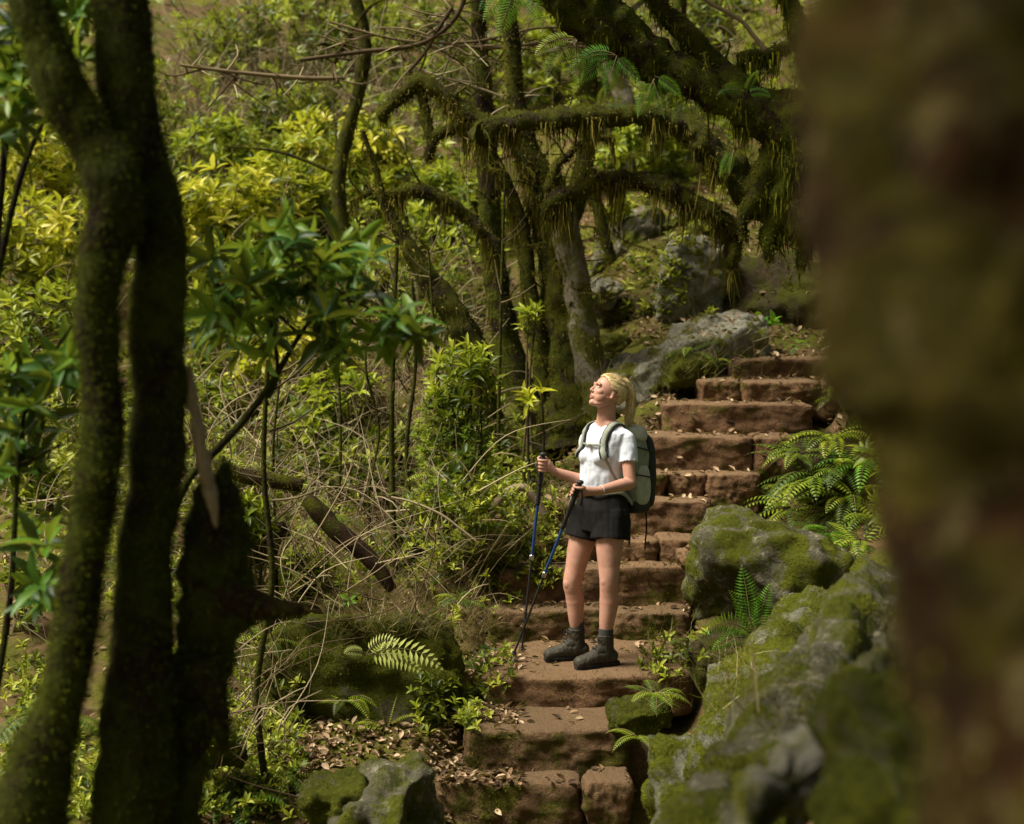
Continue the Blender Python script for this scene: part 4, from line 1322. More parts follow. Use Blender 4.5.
# long bare twigs reaching across at the top
b = P(480, 30, 12.5)
t = thing("dead_branch", "bleached dead branch with fine bare twigs across the top centre", "branch", b)
mb = MB()
for pts_ in [[(300, 60, 2), (360, 52, 2.4), (420, 44, 2.6), (455, 18, 2.6), (470, -20, 3)], [(408, 72, 1.6), (425, 52, 2), (440, 26, 2.4), (452, 8, 2.4)], [(455, 45, 1.2), (500, 48, 1.6), (560, 42, 1.6), (620, 60, 1.2)],
             [(330, 22, 1.2), (400, 40, 1.5), (470, 42, 1.5), (540, 28, 1.2), (600, 30, 1)], [(425, 72, 1.2), (460, 82, 1.4), (500, 96, 1.2), (518, 108, 1)], [(180, 65, 1.4), (235, 72, 2), (300, 78, 2.6), (345, 78, 2)]]:
    px_limb(mb, pts_, 11.8, None, seg=6, amp=.1, step=.05)
    for k in range(22):
        i = random.randrange(len(pts_) - 1)
        f = random.random()
        sx, sy = pts_[i][0] * (1 - f) + pts_[i + 1][0] * f, pts_[i][1] * (1 - f) + pts_[i + 1][1] * f
        ex, ey = sx + random.uniform(-60, 60), sy + random.uniform(-30, 45)
        px_limb(mb, [(sx, sy, 1.1), ((sx + ex) / 2 + random.uniform(-8, 8), (sy + ey) / 2 + random.uniform(-8, 8), .8), (ex, ey, .4, random.uniform(-.3, .3))], 11.8, None, seg=4, amp=0, step=.1)
part("twigs", mb, M['twig'], t)

# dry grass and wispy stalks
mb = MB()
pos, dr, nm = [], [], []
for h, nn in visible_spots(6000, [(330, 540, 500, 640, 5), (430, 480, 580, 560, 3), (180, 400, 450, 600, 3), (560, 300, 720, 400, 1.5), (680, 330, 800, 380, .4), (200, 640, 300, 760, 1), (640, 640, 760, 720, .6)]):
    pos.append(h[:]); dr.append((rng.normal(0, .6), rng.normal(-.1, .4), rng.uniform(.2, 1))); nm.append(rng.normal(0, 1, 3))
k = len(pos)
leaves(mb, pos, dr, nm, rng.uniform(.06, .26, k), rng.uniform(.002, .005, k), STRAND)
tag(link("dry_grass", mb.mesh("dry_grass"), M['grass']), "wispy dry grass on the slope", None, None, "stuff")

# moss tufts on the rocks and ground
mb = MB()
pos, dr, nm = [], [], []
for h, nn in visible_spots(45000, [(270, 600, 480, 700, 3), (640, 560, 900, 824, 6), (690, 490, 860, 620, 2), (440, 640, 520, 824, 1), (560, 210, 800, 400, 3), (180, 700, 440, 824, 1.5), (480, 540, 640, 700, 1.2)]):
    if noise.noise(h * 4) < -.05: continue
    pos.append((h - nn * .002)[:]); dr.append((nn + Vector(rng.normal(0, .5, 3)))[:]); nm.append(rng.normal(0, 1, 3))
k = len(pos)
leaves(mb, pos, dr, nm, rng.uniform(.006, .018, k), rng.uniform(.0025, .005, k), STRAND)
tag(link("moss_tufts", mb.mesh("moss_tufts"), M['dark_moss']), "short moss tufts on rocks and soil", None, None, "stuff")

# ------------------------------------------------------------------ the hiker
def solid_tube(mb, pts, rads, seg=16, step=.02, frame=None):
    """closed tube; each radius is r or (r along frame u, r along frame w); frame = (u, w) fixed directions"""
    rr = [(r, r) if not isinstance(r, tuple) else r for r in rads]
    cp, ra = spline(pts, [r[0] for r in rr], step)
    _, rb = spline(pts, [r[1] for r in rr], step)
    n = len(cp)
    V = []
    u = None
    for i in range(n):
        t = (cp[min(i + 1, n - 1)] - cp[max(i - 1, 0)]).normalized()
        if frame:
            u, w = frame
        else:
            if u is None:
                ref = Vector((1, 0, 0)) if abs(t.x) < .8 else Vector((0, 1, 0))
                u = (ref - t * ref.dot(t)).normalized()
            u = (u - t * u.dot(t)).normalized(); w = t.cross(u)
        for j in range(seg):
            a = 2 * math.pi * j / seg
            V.append(cp[i] + u * (math.cos(a) * ra[i]) + w * (math.sin(a) * rb[i]))
    V += [cp[0], cp[-1]]
    F4 = []
    for i in range(n - 1):
        for j in range(seg):
            j2 = (j + 1) % seg
            F4.append((i * seg + j, i * seg + j2, (i + 1) * seg + j2, (i + 1) * seg + j))
    b0, b1 = n * seg, n * seg + 1
    F3 = [(b0, (j + 1) % seg, j) for j in range(seg)] + [(b1, (n - 1) * seg + j, (n - 1) * seg + (j + 1) % seg) for j in range(seg)]
    off = mb.n
    mb.add(V, F4)
    mb.v.append(np.zeros((0, 3))); mb.f.append(np.array(F3) + off); mb.r.append(np.zeros(len(F3)))

def ball(mb, c, r, m=None, n=8):
    """ellipsoid; m = 3x3 orientation"""
    V, F = cube_grid(n)
    q = V / np.linalg.norm(V, axis=1, keepdims=True)
    q = q * np.array(r if isinstance(r, tuple) else (r, r, r))
    if m is not None: q = q @ np.array(m).T
    mb.add(q + np.array(c), F)

def remeshed(name, mb, voxel, smooth=3, factor=.5, origin=(0, 0, 0), wrinkle=None):
    me = mb.mesh(name + "_src", origin)
    bm = bmesh.new(); bm.from_mesh(me)
    # every closed piece gets outward normals
    bmesh.ops.recalc_face_normals(bm, faces=bm.faces[:])
    bm.to_mesh(me); bm.free()
    o = bpy.data.objects.new(name + "_src", me)
    COL.objects.link(o)
    md = o.modifiers.new("r", 'REMESH'); md.mode = 'VOXEL'; md.voxel_size = voxel; md.use_smooth_shade = True
    if smooth:
        s = o.modifiers.new("s", 'SMOOTH'); s.iterations = smooth; s.factor = factor
    dg = bpy.context.evaluated_depsgraph_get()
    dg.update()
    out = bpy.data.meshes.new_from_object(o.evaluated_get(dg))
    out.name = name
    bpy.data.objects.remove(o)
    if wrinkle:
        n = len(out.vertices)
        co = np.empty(n * 3, np.float32); out.vertices.foreach_get("co", co); co = co.reshape(-1, 3)
        no = np.empty(n * 3, np.float32); out.vertices.foreach_get("normal", no); no = no.reshape(-1, 3)
        amp, fr, st = wrinkle
        for i in range(n):
            p = Vector((co[i][0] * fr * st[0], co[i][1] * fr * st[1], co[i][2] * fr * st[2]))
            co[i] += no[i] * amp * (noise.noise(p) + .5 * noise.noise(p * 2.3))
        out.vertices.foreach_set("co", co.ravel())
    out.polygons.foreach_set("use_smooth", np.ones(len(out.polygons), bool))
    out.update()
    return out

M['skin'] = plain('skin', (.44, .225, .16), (.53, .295, .215), .5, 25, .0004, spec=.35)
bsn = M['skin'].node_tree.nodes["Principled BSDF"]
bsn.inputs["Subsurface Weight"].default_value = .12
bsn.inputs["Subsurface Radius"].default_value = (.012, .005, .003)
bsn.inputs["Subsurface Scale"].default_value = 1.0
M['lips'] = plain('lips', (.42, .18, .145), None, .4)
M['shirt'] = plain('white_cotton', (.55, .59, .67), (.64, .68, .76), .9, 14, .012, spec=.15)
M['shorts'] = plain('black_fabric', (.005, .0045, .0045), (.010, .009, .009), .85, 30, .004, spec=.2)
M['hair'] = plain('blonde_hair', (.36, .25, .10), (.82, .66, .36), .42, 60, .003, spec=.5, stretch=(1, 1, .25))
M['hair2'] = leafmat('hair_strands', [(.36, .23, .08), (.66, .48, .20), (.88, .72, .38)], .4, .15, .5)
M['boot'] = plain('boot_leather', (.022, .019, .012), (.055, .048, .030), .7, 60, .002)
M['sole'] = plain('boot_sole', (.012, .011, .010), None, .8)
M['sock'] = plain('grey_sock', (.035, .035, .032), (.06, .06, .055), .95, 200, .002)
M['pack_green'] = plain('pack_sage', (.17, .205, .14), (.27, .31, .22), .8, 25, .004, spec=.2)
M['pack_pale'] = plain('pack_cream', (.34, .36, .28), (.46, .48, .39), .8, 25, .004, spec=.2)
M['pack_black'] = plain('pack_black', (.010, .011, .013), (.022, .024, .026), .7, 40, .003)
M['strap'] = plain('strap_sage', (.20, .22, .17), (.30, .32, .26), .85, 60, .001)
M['blue'] = plain('pole_blue', (.02, .07, .24), (.03, .09, .30), .3, 10, 0, .4, .5)
M['black_rubber'] = plain('grip_black', (.008, .008, .009), (.02, .02, .022), .6, 50, .001)
M['metal'] = plain('pole_metal', (.45, .45, .45), (.6, .6, .6), .3, 10, 0, .9)
M['eye'] = plain('eye_white', (.55, .52, .48), None, .2)
M['iris'] = plain('iris', (.05, .04, .03), None, .2)
M['bead'] = plain('bracelet', (.6, .58, .5), None, .4)

DW = 8.15
foot_c = P(592, 664, DW); foot_c.z = 0
FW = Vector((-.75, -.66, 0)).normalized()          # body faces left and towards the camera
LW = Vector((0, 0, 1)).cross(FW).normalized()      # her left
UZ = Vector((0, 0, 1))
person = thing("person", "blonde woman in white t-shirt and black shorts standing on a step looking up", "person", foot_c)
def pperson(name, me, m, parent=person): return link(name, me, m, parent)
ORI = foot_c

def pw(px, py, dd=0.0): return P(px, py, DW + dd)
hipc = pw(601, 512)
# ankle and boot positions
RA, LA = pw(577, 631, .05), pw(606, 636, -.12)
RK, LK = pw(572, 583, .02), pw(609, 581, -.13)
RH, LH = hipc - LW * .088 + Vector((0, 0, -.0)), hipc + LW * .085
body = MB()
# legs
def leg(h, k, a, s):
    mid1 = h.lerp(k, .5) + FW * .008
    mid2 = k.lerp(a, .38) - FW * .011
    low = k.lerp(a, .75)
    solid_tube(body, [h + UZ * .05, h.lerp(k, .2), mid1, h.lerp(k, .80) + FW * .003, k, k.lerp(a, .18) - FW * .004, mid2, low, a, a - UZ * .1],
               [.088 * s, .090 * s, .077 * s, .062 * s, .055 * s, .053 * s, .057 * s, .044 * s, .035 * s, .034 * s], 36, .014)
    ball(body, k + FW * .022, (.036, .036, .045))
leg(RH, RK, RA, .97); leg(LH, LK, LA, 1.0)
# torso
fr = (LW, FW)
tor = [(602, 525, .155, .11), (601, 510, .172, .118), (601, 497, .155, .108), (601, 484, .128, .092), (602, 468, .130, .098), (604, 452, .140, .108), (605, 440, .140, .090), (606, 431, .130, .066), (607, 425, .105, .06), (606, 420, .06, .055)]
solid_tube(body, [pw(a_, b_) for a_, b_, _, _ in tor], [(c_, d_) for _, _, c_, d_ in tor], 28, .015, fr)
for s in (-1, 1):
    ball(body, pw(604, 456) + LW * (.060 * s) + FW * .060, (.055, .050, .055))
# head
HC = pw(607.5, 392.5, -.01)
yaw = math.atan2(-.34, -.94); tilt = R(24)
hm = Matrix.Rotation(yaw, 3, 'Z') @ Matrix.Rotation(-tilt, 3, 'Y') @ Matrix.Rotation(R(4), 3, 'X')
HS = .98
def hp(x, y, z): return HC + hm @ Vector((x, y, z)) * HS
nb = pw(606, 424)
solid_tube(body, [nb - UZ * .03, nb, nb.lerp(hp(-.02, 0, -.06), .5), hp(-.02, 0, -.06), hp(-.015, 0, -.02)], [.068, .060, .053, .053, .047], 18, .01)
ball(body, hp(-.014, 0, .022), (.098, .076, .086), hm)
ball(body, hp(.030, 0, -.030), (.060, .060, .076), hm)
ball(body, hp(.012, 0, -.045), (.062, .062, .055), hm)
ball(body, hp(.066, 0, -.092), (.022, .024, .020), hm)
for s in (-1, 1):
    solid_tube(body, [hp(.000, .044 * s, -.045), hp(.006, .045 * s, -.064), hp(.03, .040 * s, -.080), hp(.060, .012 * s, -.095)], [.014, .017, .018, .016], 12, .008)
    ball(body, hp(.038, .030 * s, -.050), (.040, .034, .040), hm)
ball(body, hp(.02, 0, -.075), (.045, .042, .028), hm)
solid_tube(body, [hp(.083, 0, .018), hp(.093, 0, -.006), hp(.1035, 0, -.025), hp(.100, 0, -.032)], [.0075, .0085, .0100, .007], 10, .005)
for s in (-1, 1):
    ball(body, hp(.093, .0115 * s, -.031), (.009, .007, .007), hm)
    ball(body, hp(.058, .036 * s, -.026), (.027, .024, .024), hm)
    solid_tube(body, [hp(.077, .044 * s, .014), hp(.087, .024 * s, .023), hp(.088, .004 * s, .018)], [.007, .0075, .007], 8, .006)
    ball(body, hp(-.012, .072 * s, -.010), (.014, .007, .025), hm)
    ball(body, hp(-.006, .074 * s, -.034), (.009, .007, .010), hm)
solid_tube(body, [hp(.082, -.022, -.060), hp(.0925, -.008, -.056), hp(.0935, 0, -.057), hp(.0925, .008, -.056), hp(.082, .022, -.060)], [.003, .0055, .0055, .0055, .003], 8, .004)
solid_tube(body, [hp(.080, -.019, -.066), hp(.090, 0, -.070), hp(.080, .019, -.066)], [.003, .0068, .003], 8, .004)
# arms
LS, LE, LWr = pw(626.5, 439, -.09), pw(630, 483, -.16), pw(598, 491, -.30)
RS, RE, RWr = pw(588, 439, .11), pw(586, 482, .06), pw(553, 471, .02)
def arm(s, e, w):
    solid_tube(body, [s + (s - e).normalized() * .005, s + (e - s) * .06, s.lerp(e, .35), s.lerp(e, .8), e, e.lerp(w, .25), e.lerp(w, .6), w], [.030, .036, .039, .036, .036, .037, .031, .024], 18, .015)
arm(LS, LE, LWr); arm(RS, RE, RWr)
# poles: grip top, tip
p1t, p1b = pw(543, 455, -.02), P(521, 660, 8.25); p1b.z = .0
p2t, p2b = pw(580, 483, -.38), P(511, 663, 8.16); p2b.z = .0
def fist(wrist, ptop, pbot, along, sgn):
    """closed hand round a pole: palm, four fingers of different length curling round it, thumb over the index finger"""
    ax = (pbot - ptop).normalized()
    c = ptop + ax * along
    back = (wrist - c); back = (back - ax * back.dot(ax)).normalized()
    side = ax.cross(back) * sgn
    pc = c + back * .033 + side * .010
    solid_tube(body, [wrist, wrist.lerp(pc, .5), pc, c + back * .020 + side * .018], [.023, (.027), .033, .024], 12, .008)
    ball(body, pc, (.022, .030, .040), Matrix((back, side, ax)).transposed())
    for k in range(4):
        o_ = c + ax * (-.031 + .0205 * k)
        rr = .0255
        fr_ = [.0090, .0094, .0090, .0078][k]
        end = [235, 250, 240, 222][k]
        pts_ = []
        for a_ in range(-35, end - 20, 30):
            th = R(a_)
            pts_.append(o_ + (back * math.cos(th) + side * math.sin(th)) * rr)
        solid_tube(body, pts_, [fr_ * 1.08] * 2 + [fr_] * (len(pts_) - 3) + [fr_ * .75], 8, .006)
    tb = c + ax * (-.030)
    solid_tube(body, [pc + ax * (-.020), tb + back * .022 - side * .020 - ax * .010, tb - side * .028 - back * .004 - ax * .010, tb - side * .016 - back * .024 - ax * .006], [.014, .0125, .0105, .0075], 9, .006)
fist(RWr, p1t, p1b, .060, 1)
fist(LWr, p2t, p2b, .058, -1)
bme = remeshed("body", body, .0034, 7, .5, ORI)
bme.materials.append(M['skin']); bme.materials.append(M['lips'])
lipc = hp(.090, 0, -.062) - ORI
inv = hm.transposed()
for pl in bme.polygons:
    q = inv @ (pl.center - lipc)
    if abs(q.y) < .021 and abs(q.z) < .0105 and abs(q.x) < .014: pl.material_index = 1
pperson("body", bme, None)
# eyes, brows
for s in (-1, 1):
    mb = MB(); ball(mb, hp(.0750, .030 * s, -.001), (.0105, .0115, .0075), hm, 5)
    e = pperson("eye", mb.mesh("eye", ORI), M['eye'])
    mb = MB(); ball(mb, hp(.0838, .0295 * s, .001), (.0028, .0042, .0042), hm, 4)
    link("iris", mb.mesh("iris", ORI), M['iris'], e)
    mb = MB(); solid_tube(mb, [hp(.0770, .045 * s, .025), hp(.0895, .028 * s, .031), hp(.0925, .012 * s, .027)], [.0010, .0020, .0016], 6, .004)
    pperson("eyebrow", mb.mesh("eyebrow", ORI), M['hair'])
    mb = MB(); solid_tube(mb, [hp(.0770, .043 * s, .004), hp(.0870, .032 * s, .0085), hp(.0870, .021 * s, .006)], [.001, .0019, .001], 6, .004)
    pperson("eyelashes", mb.mesh("eyelashes", ORI), M['iris'])
# hair: scalp shell pulled back into a high ponytail
V, F = cube_grid(34)
q = V / np.linalg.norm(V, axis=1, keepdims=True)
mask = (q[:, 0] * .80 - q[:, 2] * .50 < .36 - .10 * np.abs(q[:, 1])) & ~((q[:, 2] < -.12 - .2 * (q[:, 0] < -.1)) & (q[:, 0] > -.36)) & (q[:, 2] > -.66)
keepf = mask[F].all(1)
shell = q * np.array([.108, .084, .096])
tie_l = np.array([-.088, 0, .070])
tied = nrmz(shell - tie_l)
sh = []
for i, v in enumerate(shell):
    a_ = math.atan2(v[1], v[2] - .07)
    dd = np.linalg.norm(v - tie_l)
    st = .0060 * noise.noise(Vector((a_ * 6, dd * 4, 0))) + .0030 * noise.noise(Vector((a_ * 26, dd * 6, 3)))
    sh.append(hp(*((v * (1 + st / .09) + np.array([-.014, 0, .022])))))
mb = MB(); mb.add(np.array([s[:] for s in sh]), F[keepf])
me = mb.mesh("hair_src", ORI)
o = bpy.data.objects.new("hair", me); COL.objects.link(o)
sd = o.modifiers.new("s", 'SOLIDIFY'); sd.thickness = .007; sd.offset = -1
dg = bpy.context.evaluated_depsgraph_get(); dg.update()
hme = bpy.data.meshes.new_from_object(o.evaluated_get(dg)); bpy.data.objects.remove(o)
hme.name = "hair"; hme.materials.clear(); hme.materials.append(M['hair'])
hair = pperson("hair", hme, None)
# combed strands over the shell
mb = MB(); pos, dr, nm, LL = [], [], [], []
tie = hp(-.088 - .014, 0, .070 + .022)
idx = np.where(mask)[0]
for i in rng.choice(idx, 1500):
    p = sh[i]; d_ = tie - p
    n_ = (p - HC).normalized()
    d_ = d_ - n_ * d_.dot(n_)
    if d_.length < .004: continue
    pos.append((p + n_ * .0006)[:]); dr.append((d_.normalized() + Vector(rng.normal(0, .05, 3)))[:]); nm.append(n_[:]); LL.append(min(.035, d_.length))
leaves(mb, pos, dr, nm, np.array(LL), .0022, STRAND)
link("strands", mb.mesh("strands", ORI), M['hair2'], hair)
# ponytail
tailp = [tie, pw(624.5, 381, .03), pw(629, 388, .04), pw(631, 399, .04), pw(630.5, 411, .035), pw(628.5, 421, .03), pw(627, 429, .03)]
mb = MB(); solid_tube(mb, tailp, [.013, .021, .028, .030, .027, .019, .004], 16, .008)
tme = remeshed("ponytail", mb, .004, 1, .5, ORI, (.0025, 90, (1, 1, .12)))
tail = pperson("ponytail", tme, M['hair'])
mb = MB(); pos, dr, nm, LL = [], [], [], []
cp, cr = spline(tailp, [.013, .021, .028, .031, .029, .022, .010], .008)
for _ in range(1100):
    i = rng.integers(1, len(cp) - 2)
    a_ = Vector(rng.normal(0, 1, 3)); tg = (cp[i + 1] - cp[i]).normalized()
    a_ = (a_ - tg * a_.dot(tg)).normalized()
    pos.append((cp[i] + a_ * cr[i] * rng.uniform(.92, 1.1))[:]); dr.append((tg + Vector(rng.normal(0, .07, 3)))[:]); nm.append(a_[:]); LL.append(rng.uniform(.02, .05))
leaves(mb, pos, dr, nm, np.array(LL), .0025, STRAND)
link("strands", mb.mesh("strands", ORI), M['hair2'], tail)
mb = MB(); solid_tube(mb, [tie - (tailp[1] - tie).normalized() * .004, tie + (tailp[1] - tie).normalized() * .010], [.0165, .0165], 14, .005)
pperson("hair_tie", mb.mesh("hair_tie", ORI), M['black_rubber'])
# loose wisps round the face and nape
mb = MB(); pos, dr, nm = [], [], []
for _ in range(70):
    s = random.choice((-1, 1))
    p = hp(random.uniform(-.06, .07), s * .07, random.uniform(-.05, .07)) if random.random() < .6 else hp(-.09, random.uniform(-.03, .03), random.uniform(-.08, -.02))
    pos.append(p[:]); dr.append((rng.normal(.2, .3), rng.normal(0, .3), -1)); nm.append(rng.normal(0, 1, 3))
leaves(mb, pos, dr, nm, rng.uniform(.015, .04, len(pos)), .0012, STRAND)
link("wisps", mb.mesh("wisps", ORI), M['hair2'], hair)

# t-shirt
sh_ = MB()
tor2 = [(601.5, 492, .150, .112), (601, 484, .142, .106), (602, 470, .143, .110), (604, 455, .151, .121), (605, 441, .160, .110), (606, 432, .160, .090), (606.5, 426.5, .118, .072), (606.5, 423.5, .075, .060)]
solid_tube(sh_, [pw(a_, b_) for a_, b_, _, _ in tor2], [(c_, d_) for _, _, c_, d_ in tor2], 32, .012, fr)
for s in (-1, 1):
    ball(sh_, pw(604, 456) + LW * (.056 * s) + FW * .070, (.066, .060, .060), Matrix((LW, FW, UZ)).transposed())
ball(sh_, pw(604, 458) + FW * .070, (.095, .052, .062), Matrix((LW, FW, UZ)).transposed())
def sleeve(s, e, f, r0, r1):
    d = (e - s)
    inn = pw(606, 436)
    solid_tube(sh_, [inn.lerp(s, .40) + UZ * .012, inn.lerp(s, .74) + UZ * .010, s - UZ * .006, s + d * .14, s + d * f * .6, s + d * f], [.050, .052, r0 * 1.0, r0 * 1.03, r1 * .96, r1], 24, .010)
    ball(sh_, s - UZ * .004, (.050, .050, .048))
sleeve(LS, LE, .54, .049, .056); sleeve(RS, RE, .50, .049, .055)
sme = remeshed("t_shirt", sh_, .0045, 7, .5, ORI, (.009, 15, (1, 1, .6)))
shirt = pperson("t_shirt", sme, M['shirt'])
mb = MB(); solid_tube(mb, [nb + LW * (.060 * math.cos(a)) + FW * (.052 * math.sin(a)) + UZ * (.004 - .012 * math.sin(a)) for a in np.linspace(0, 6.283, 26)], [.0045] * 26, 6, .02)
link("collar", mb.mesh("collar", ORI), M['shirt'], shirt)
# shorts
so = MB()
tor3 = [(601, 490, .140, .104), (601, 497, .168, .122), (601, 508, .190, .137), (602, 520, .192, .138), (602, 529, .185, .132)]
solid_tube(so, [pw(a_, b_) for a_, b_, _, _ in tor3], [(c_, d_) for _, _, c_, d_ in tor3], 32, .012, fr)
for h, k in ((RH, RK), (LH, LK)):
    d = k - h
    solid_tube(so, [h + UZ * .02, h + d * .15, h + d * .38], [.106, .112, .116], 24, .012)
    ball(so, h + d * .05, (.112, .112, .10))
shm = remeshed("shorts", so, .0045, 6, .5, ORI, (.008, 14, (1, 1, .25)))
shorts = pperson("shorts", shm, M['shorts'])
mb = MB(); wb = pw(601, 494); solid_tube(mb, [wb - UZ * .014, wb + UZ * .014], [(.150, .111), (.147, .109)], 36, .01, fr)
link("waistband", mb.mesh("waistband", ORI), M['shorts'], shorts)

# socks and boots
def boot(a, dirv, toe_px):
    d = Vector(dirv).normalized(); sd = Vector((-d.y, d.x, 0))
    h = Vector((a.x, a.y, 0)) - d * .035
    mb = MB()
    solid_tube(mb, [Vector((a.x, a.y, .055)), Vector((a.x, a.y, .12)) , Vector((a.x, a.y, .185)) + d * .003], [(.055, .043), (.047, .042), (.050, .045)], 16, .012, (d, sd))
    solid_tube(mb, [h - d * .008 + UZ * .052, h + d * .05 + UZ * .058, h + d * .11 + UZ * .058, h + d * .165 + UZ * .046, h + d * .215 + UZ * .040, h + d * .235 + UZ * .038],
               [(.034, .036), (.043, .048), (.044, .050), (.047, .042), (.043, .036), (.030, .028)], 16, .012, (sd, UZ))
    ball(mb, h + d * .205 + UZ * .045, (.036, .040, .032))
    ball(mb, h + d * .004 + UZ * .06, (.044, .042, .045))
    solid_tube(mb, [Vector((a.x, a.y, .10)) + d * .03, Vector((a.x, a.y, .085)) + d * .075], [.036, .034], 12, .01)
    b = pperson("boot", remeshed("boot", mb, .004, 3, .5, ORI, (.002, 60, (1, 1, 1))), M['boot'])
    # sole with heel
    prof_ = [(-.045, .024), (-.03, .036), (.02, .036), (.07, .036), (.12, .044), (.17, .046), (.21, .036), (.235, .018)]
    V = []
    for (z, gk) in ((.004, .96), (.022, 1.05), (.03, 1.0)):
        for x, w in prof_: V.append(h + d * (x) * 1.0 + sd * w * gk + UZ * z)
        for x, w in reversed(prof_): V.append(h + d * (x) - sd * w * gk + UZ * z)
    n = len(prof_) * 2
    F4 = [(r * n + i, r * n + (i + 1) % n, (r + 1) * n + (i + 1) % n, (r + 1) * n + i) for r in range(2) for i in range(n)]
    mb = MB(); mb.add([v[:] for v in V], F4)
    half = len(prof_)
    for r in (0, 2):
        F4c = [(r * n + i, r * n + i + 1, r * n + n - 2 - i, r * n + n - 1 - i) for i in range(half - 1)]
        mb.v.append(np.zeros((0, 3))); mb.f.append(np.array(F4c) + 0); mb.r.append(np.zeros(len(F4c)))
    link("sole", mb.mesh("sole", ORI, False), M['sole'], b)
    # laces up the front
    mb = MB()
    for i in range(6):
        f = i / 5
        c = (h + d * (.135 - .045 * f) + UZ * (.090 + .085 * f)) if i > 1 else (h + d * (.15 - .03 * i) + UZ * (.082 + .014 * i))
        solid_tube(mb, [c - sd * .022 - UZ * .008, c + d * .006, c + sd * .022 - UZ * .008], [.0028] * 3, 6, .01)
    for s in (-1, 1):
        c = h + d * .092 + UZ * .178
        solid_tube(mb, [c, c + sd * (.02 * s) + d * .012, c + sd * (.03 * s) + d * .012 - UZ * .03], [.0022] * 3, 6, .01)
    link("laces", mb.mesh("laces", ORI), M['sock'], b)
    mb = MB()
    solid_tube(mb, [Vector((a.x, a.y, .15)), Vector((a.x, a.y, .205)), a + (a - Vector((a.x, a.y, 0))).normalized() * 0 + UZ * .012 if a.z > .2 else Vector((a.x, a.y, .225))], [.042, .0425, .043], 16, .01)
    pperson("sock", mb.mesh("sock", ORI), M['sock'])
boot(RA, (-.96, -.25, 0), None)
boot(LA, (-.86, -.42, 0), None)
mb = MB(); c = LWr.lerp(LE, .1); ax = (LE - LWr).normalized(); u = ax.orthogonal().normalized(); w = ax.cross(u)
solid_tube(mb, [c + (u * math.cos(a) + w * math.sin(a)) * .0275 for a in np.linspace(0, 6.283, 20)], [.0022] * 20, 6, .02)
pperson("bracelet", mb.mesh("bracelet", ORI), M['bead'])

# ------------------------------------------------------------------ backpack
pk = pw(631, 470) - FW * .0
pc = pw(606, 470) - FW * .205
bp = thing("backpack", "sage green and black hiking backpack worn on the woman's back", "backpack", pc - UZ * .26)
BO = pc - UZ * .26
def pack_box(c, hx, hy, hz, k, wr=None):
    V, F = cube_grid(16)
    q = V / (np.sum(np.abs(V) ** k, axis=1, keepdims=True) ** (1 / k))
    q = q * np.array([hx, hy, hz])
    q[:, 0] *= 1 - .18 * np.clip(q[:, 2] / hz, 0, 1) ** 2
    q[:, 1] *= 1 - .10 * np.clip(q[:, 2] / hz, 0, 1) ** 2
    if wr:
        nn = nrmz(q)
        for i in range(len(q)): q[i] += nn[i] * wr * noise.noise(Vector(q[i] * 14))
    m = Matrix((-FW, LW, UZ)).transposed()
    return q @ np.array(m).T + np.array(c), F
mb = MB(); mb.add(*pack_box(pc + FW * .035, .085, .135, .25, 4, .012)); part("main_bag", mb, M['pack_green'], bp)
mb = MB(); mb.add(*pack_box(pc - FW * .062 - UZ * .02, .040, .132, .228, 4, .008)); part("back_pocket", mb, M['pack_black'], bp)
mb = MB(); mb.add(*pack_box(pc + FW * .03 + UZ * .205, .092, .130, .058, 2.6, .014)); part("top_lid", mb, M['pack_pale'], bp)
mb = MB(); mb.add(*pack_box(pc + FW * .025 - UZ * .21, .092, .138, .055, 3.5, .006)); part("bottom_panel", mb, M['pack_black'], bp)
for s in (-1, 1):
    mb = MB(); mb.add(*pack_box(pc + FW * .03 + LW * (.125 * s) - UZ * .09, .06, .028, .12, 3, .004)); part("side_pocket", mb, M['pack_pale'], bp)
    mb = MB()
    solid_tube(mb, [pc + LW * (.150 * s) + FW * .11 + UZ * .14, pc + LW * (.138 * s) + FW * .02 + UZ * .12, pc + LW * (.150 * s) - FW * .045 + UZ * .10], [.005] * 3, 6, .02)
    solid_tube(mb, [pc + LW * (.158 * s) + FW * .12 - UZ * .02, pc + LW * (.166 * s) + FW * .02 - UZ * .04, pc + LW * (.150 * s) - FW * .045 - UZ * .06], [.004] * 3, 6, .02)
    part("compression_strap", mb, M['pack_black'], bp)
# shoulder straps follow the shirt surface
sbv = BVHTree.FromPolygons([(v.co + ORI)[:] for v in sme.vertices], [p.vertices[:] for p in sme.polygons])
def hug(p, off):
    h, n, i, d = sbv.find_nearest(p)
    return h + n * off, n
def ribbon(mb, pts, w, th, off, seg=40):
    cp, _ = spline([Vector(p) for p in pts], [1] * len(pts), .012)
    prev = None
    V = []
    for i, p in enumerate(cp):
        h, n = hug(p, off)
        cp[i] = (h, n)
    for i in range(len(cp)):
        h, n = cp[i]
        t_ = (cp[min(i + 1, len(cp) - 1)][0] - cp[max(i - 1, 0)][0]).normalized()
        s_ = t_.cross(n).normalized()
        V += [(h - s_ * w)[:], (h + s_ * w)[:], (h + s_ * w * .8 + n * th)[:], (h - s_ * w * .8 + n * th)[:]]
    F = []
    for i in range(len(cp) - 1):
        a_ = i * 4
        for j in range(4): F.append((a_ + j, a_ + (j + 1) % 4, a_ + 4 + (j + 1) % 4, a_ + 4 + j))
    mb.add(V, F)
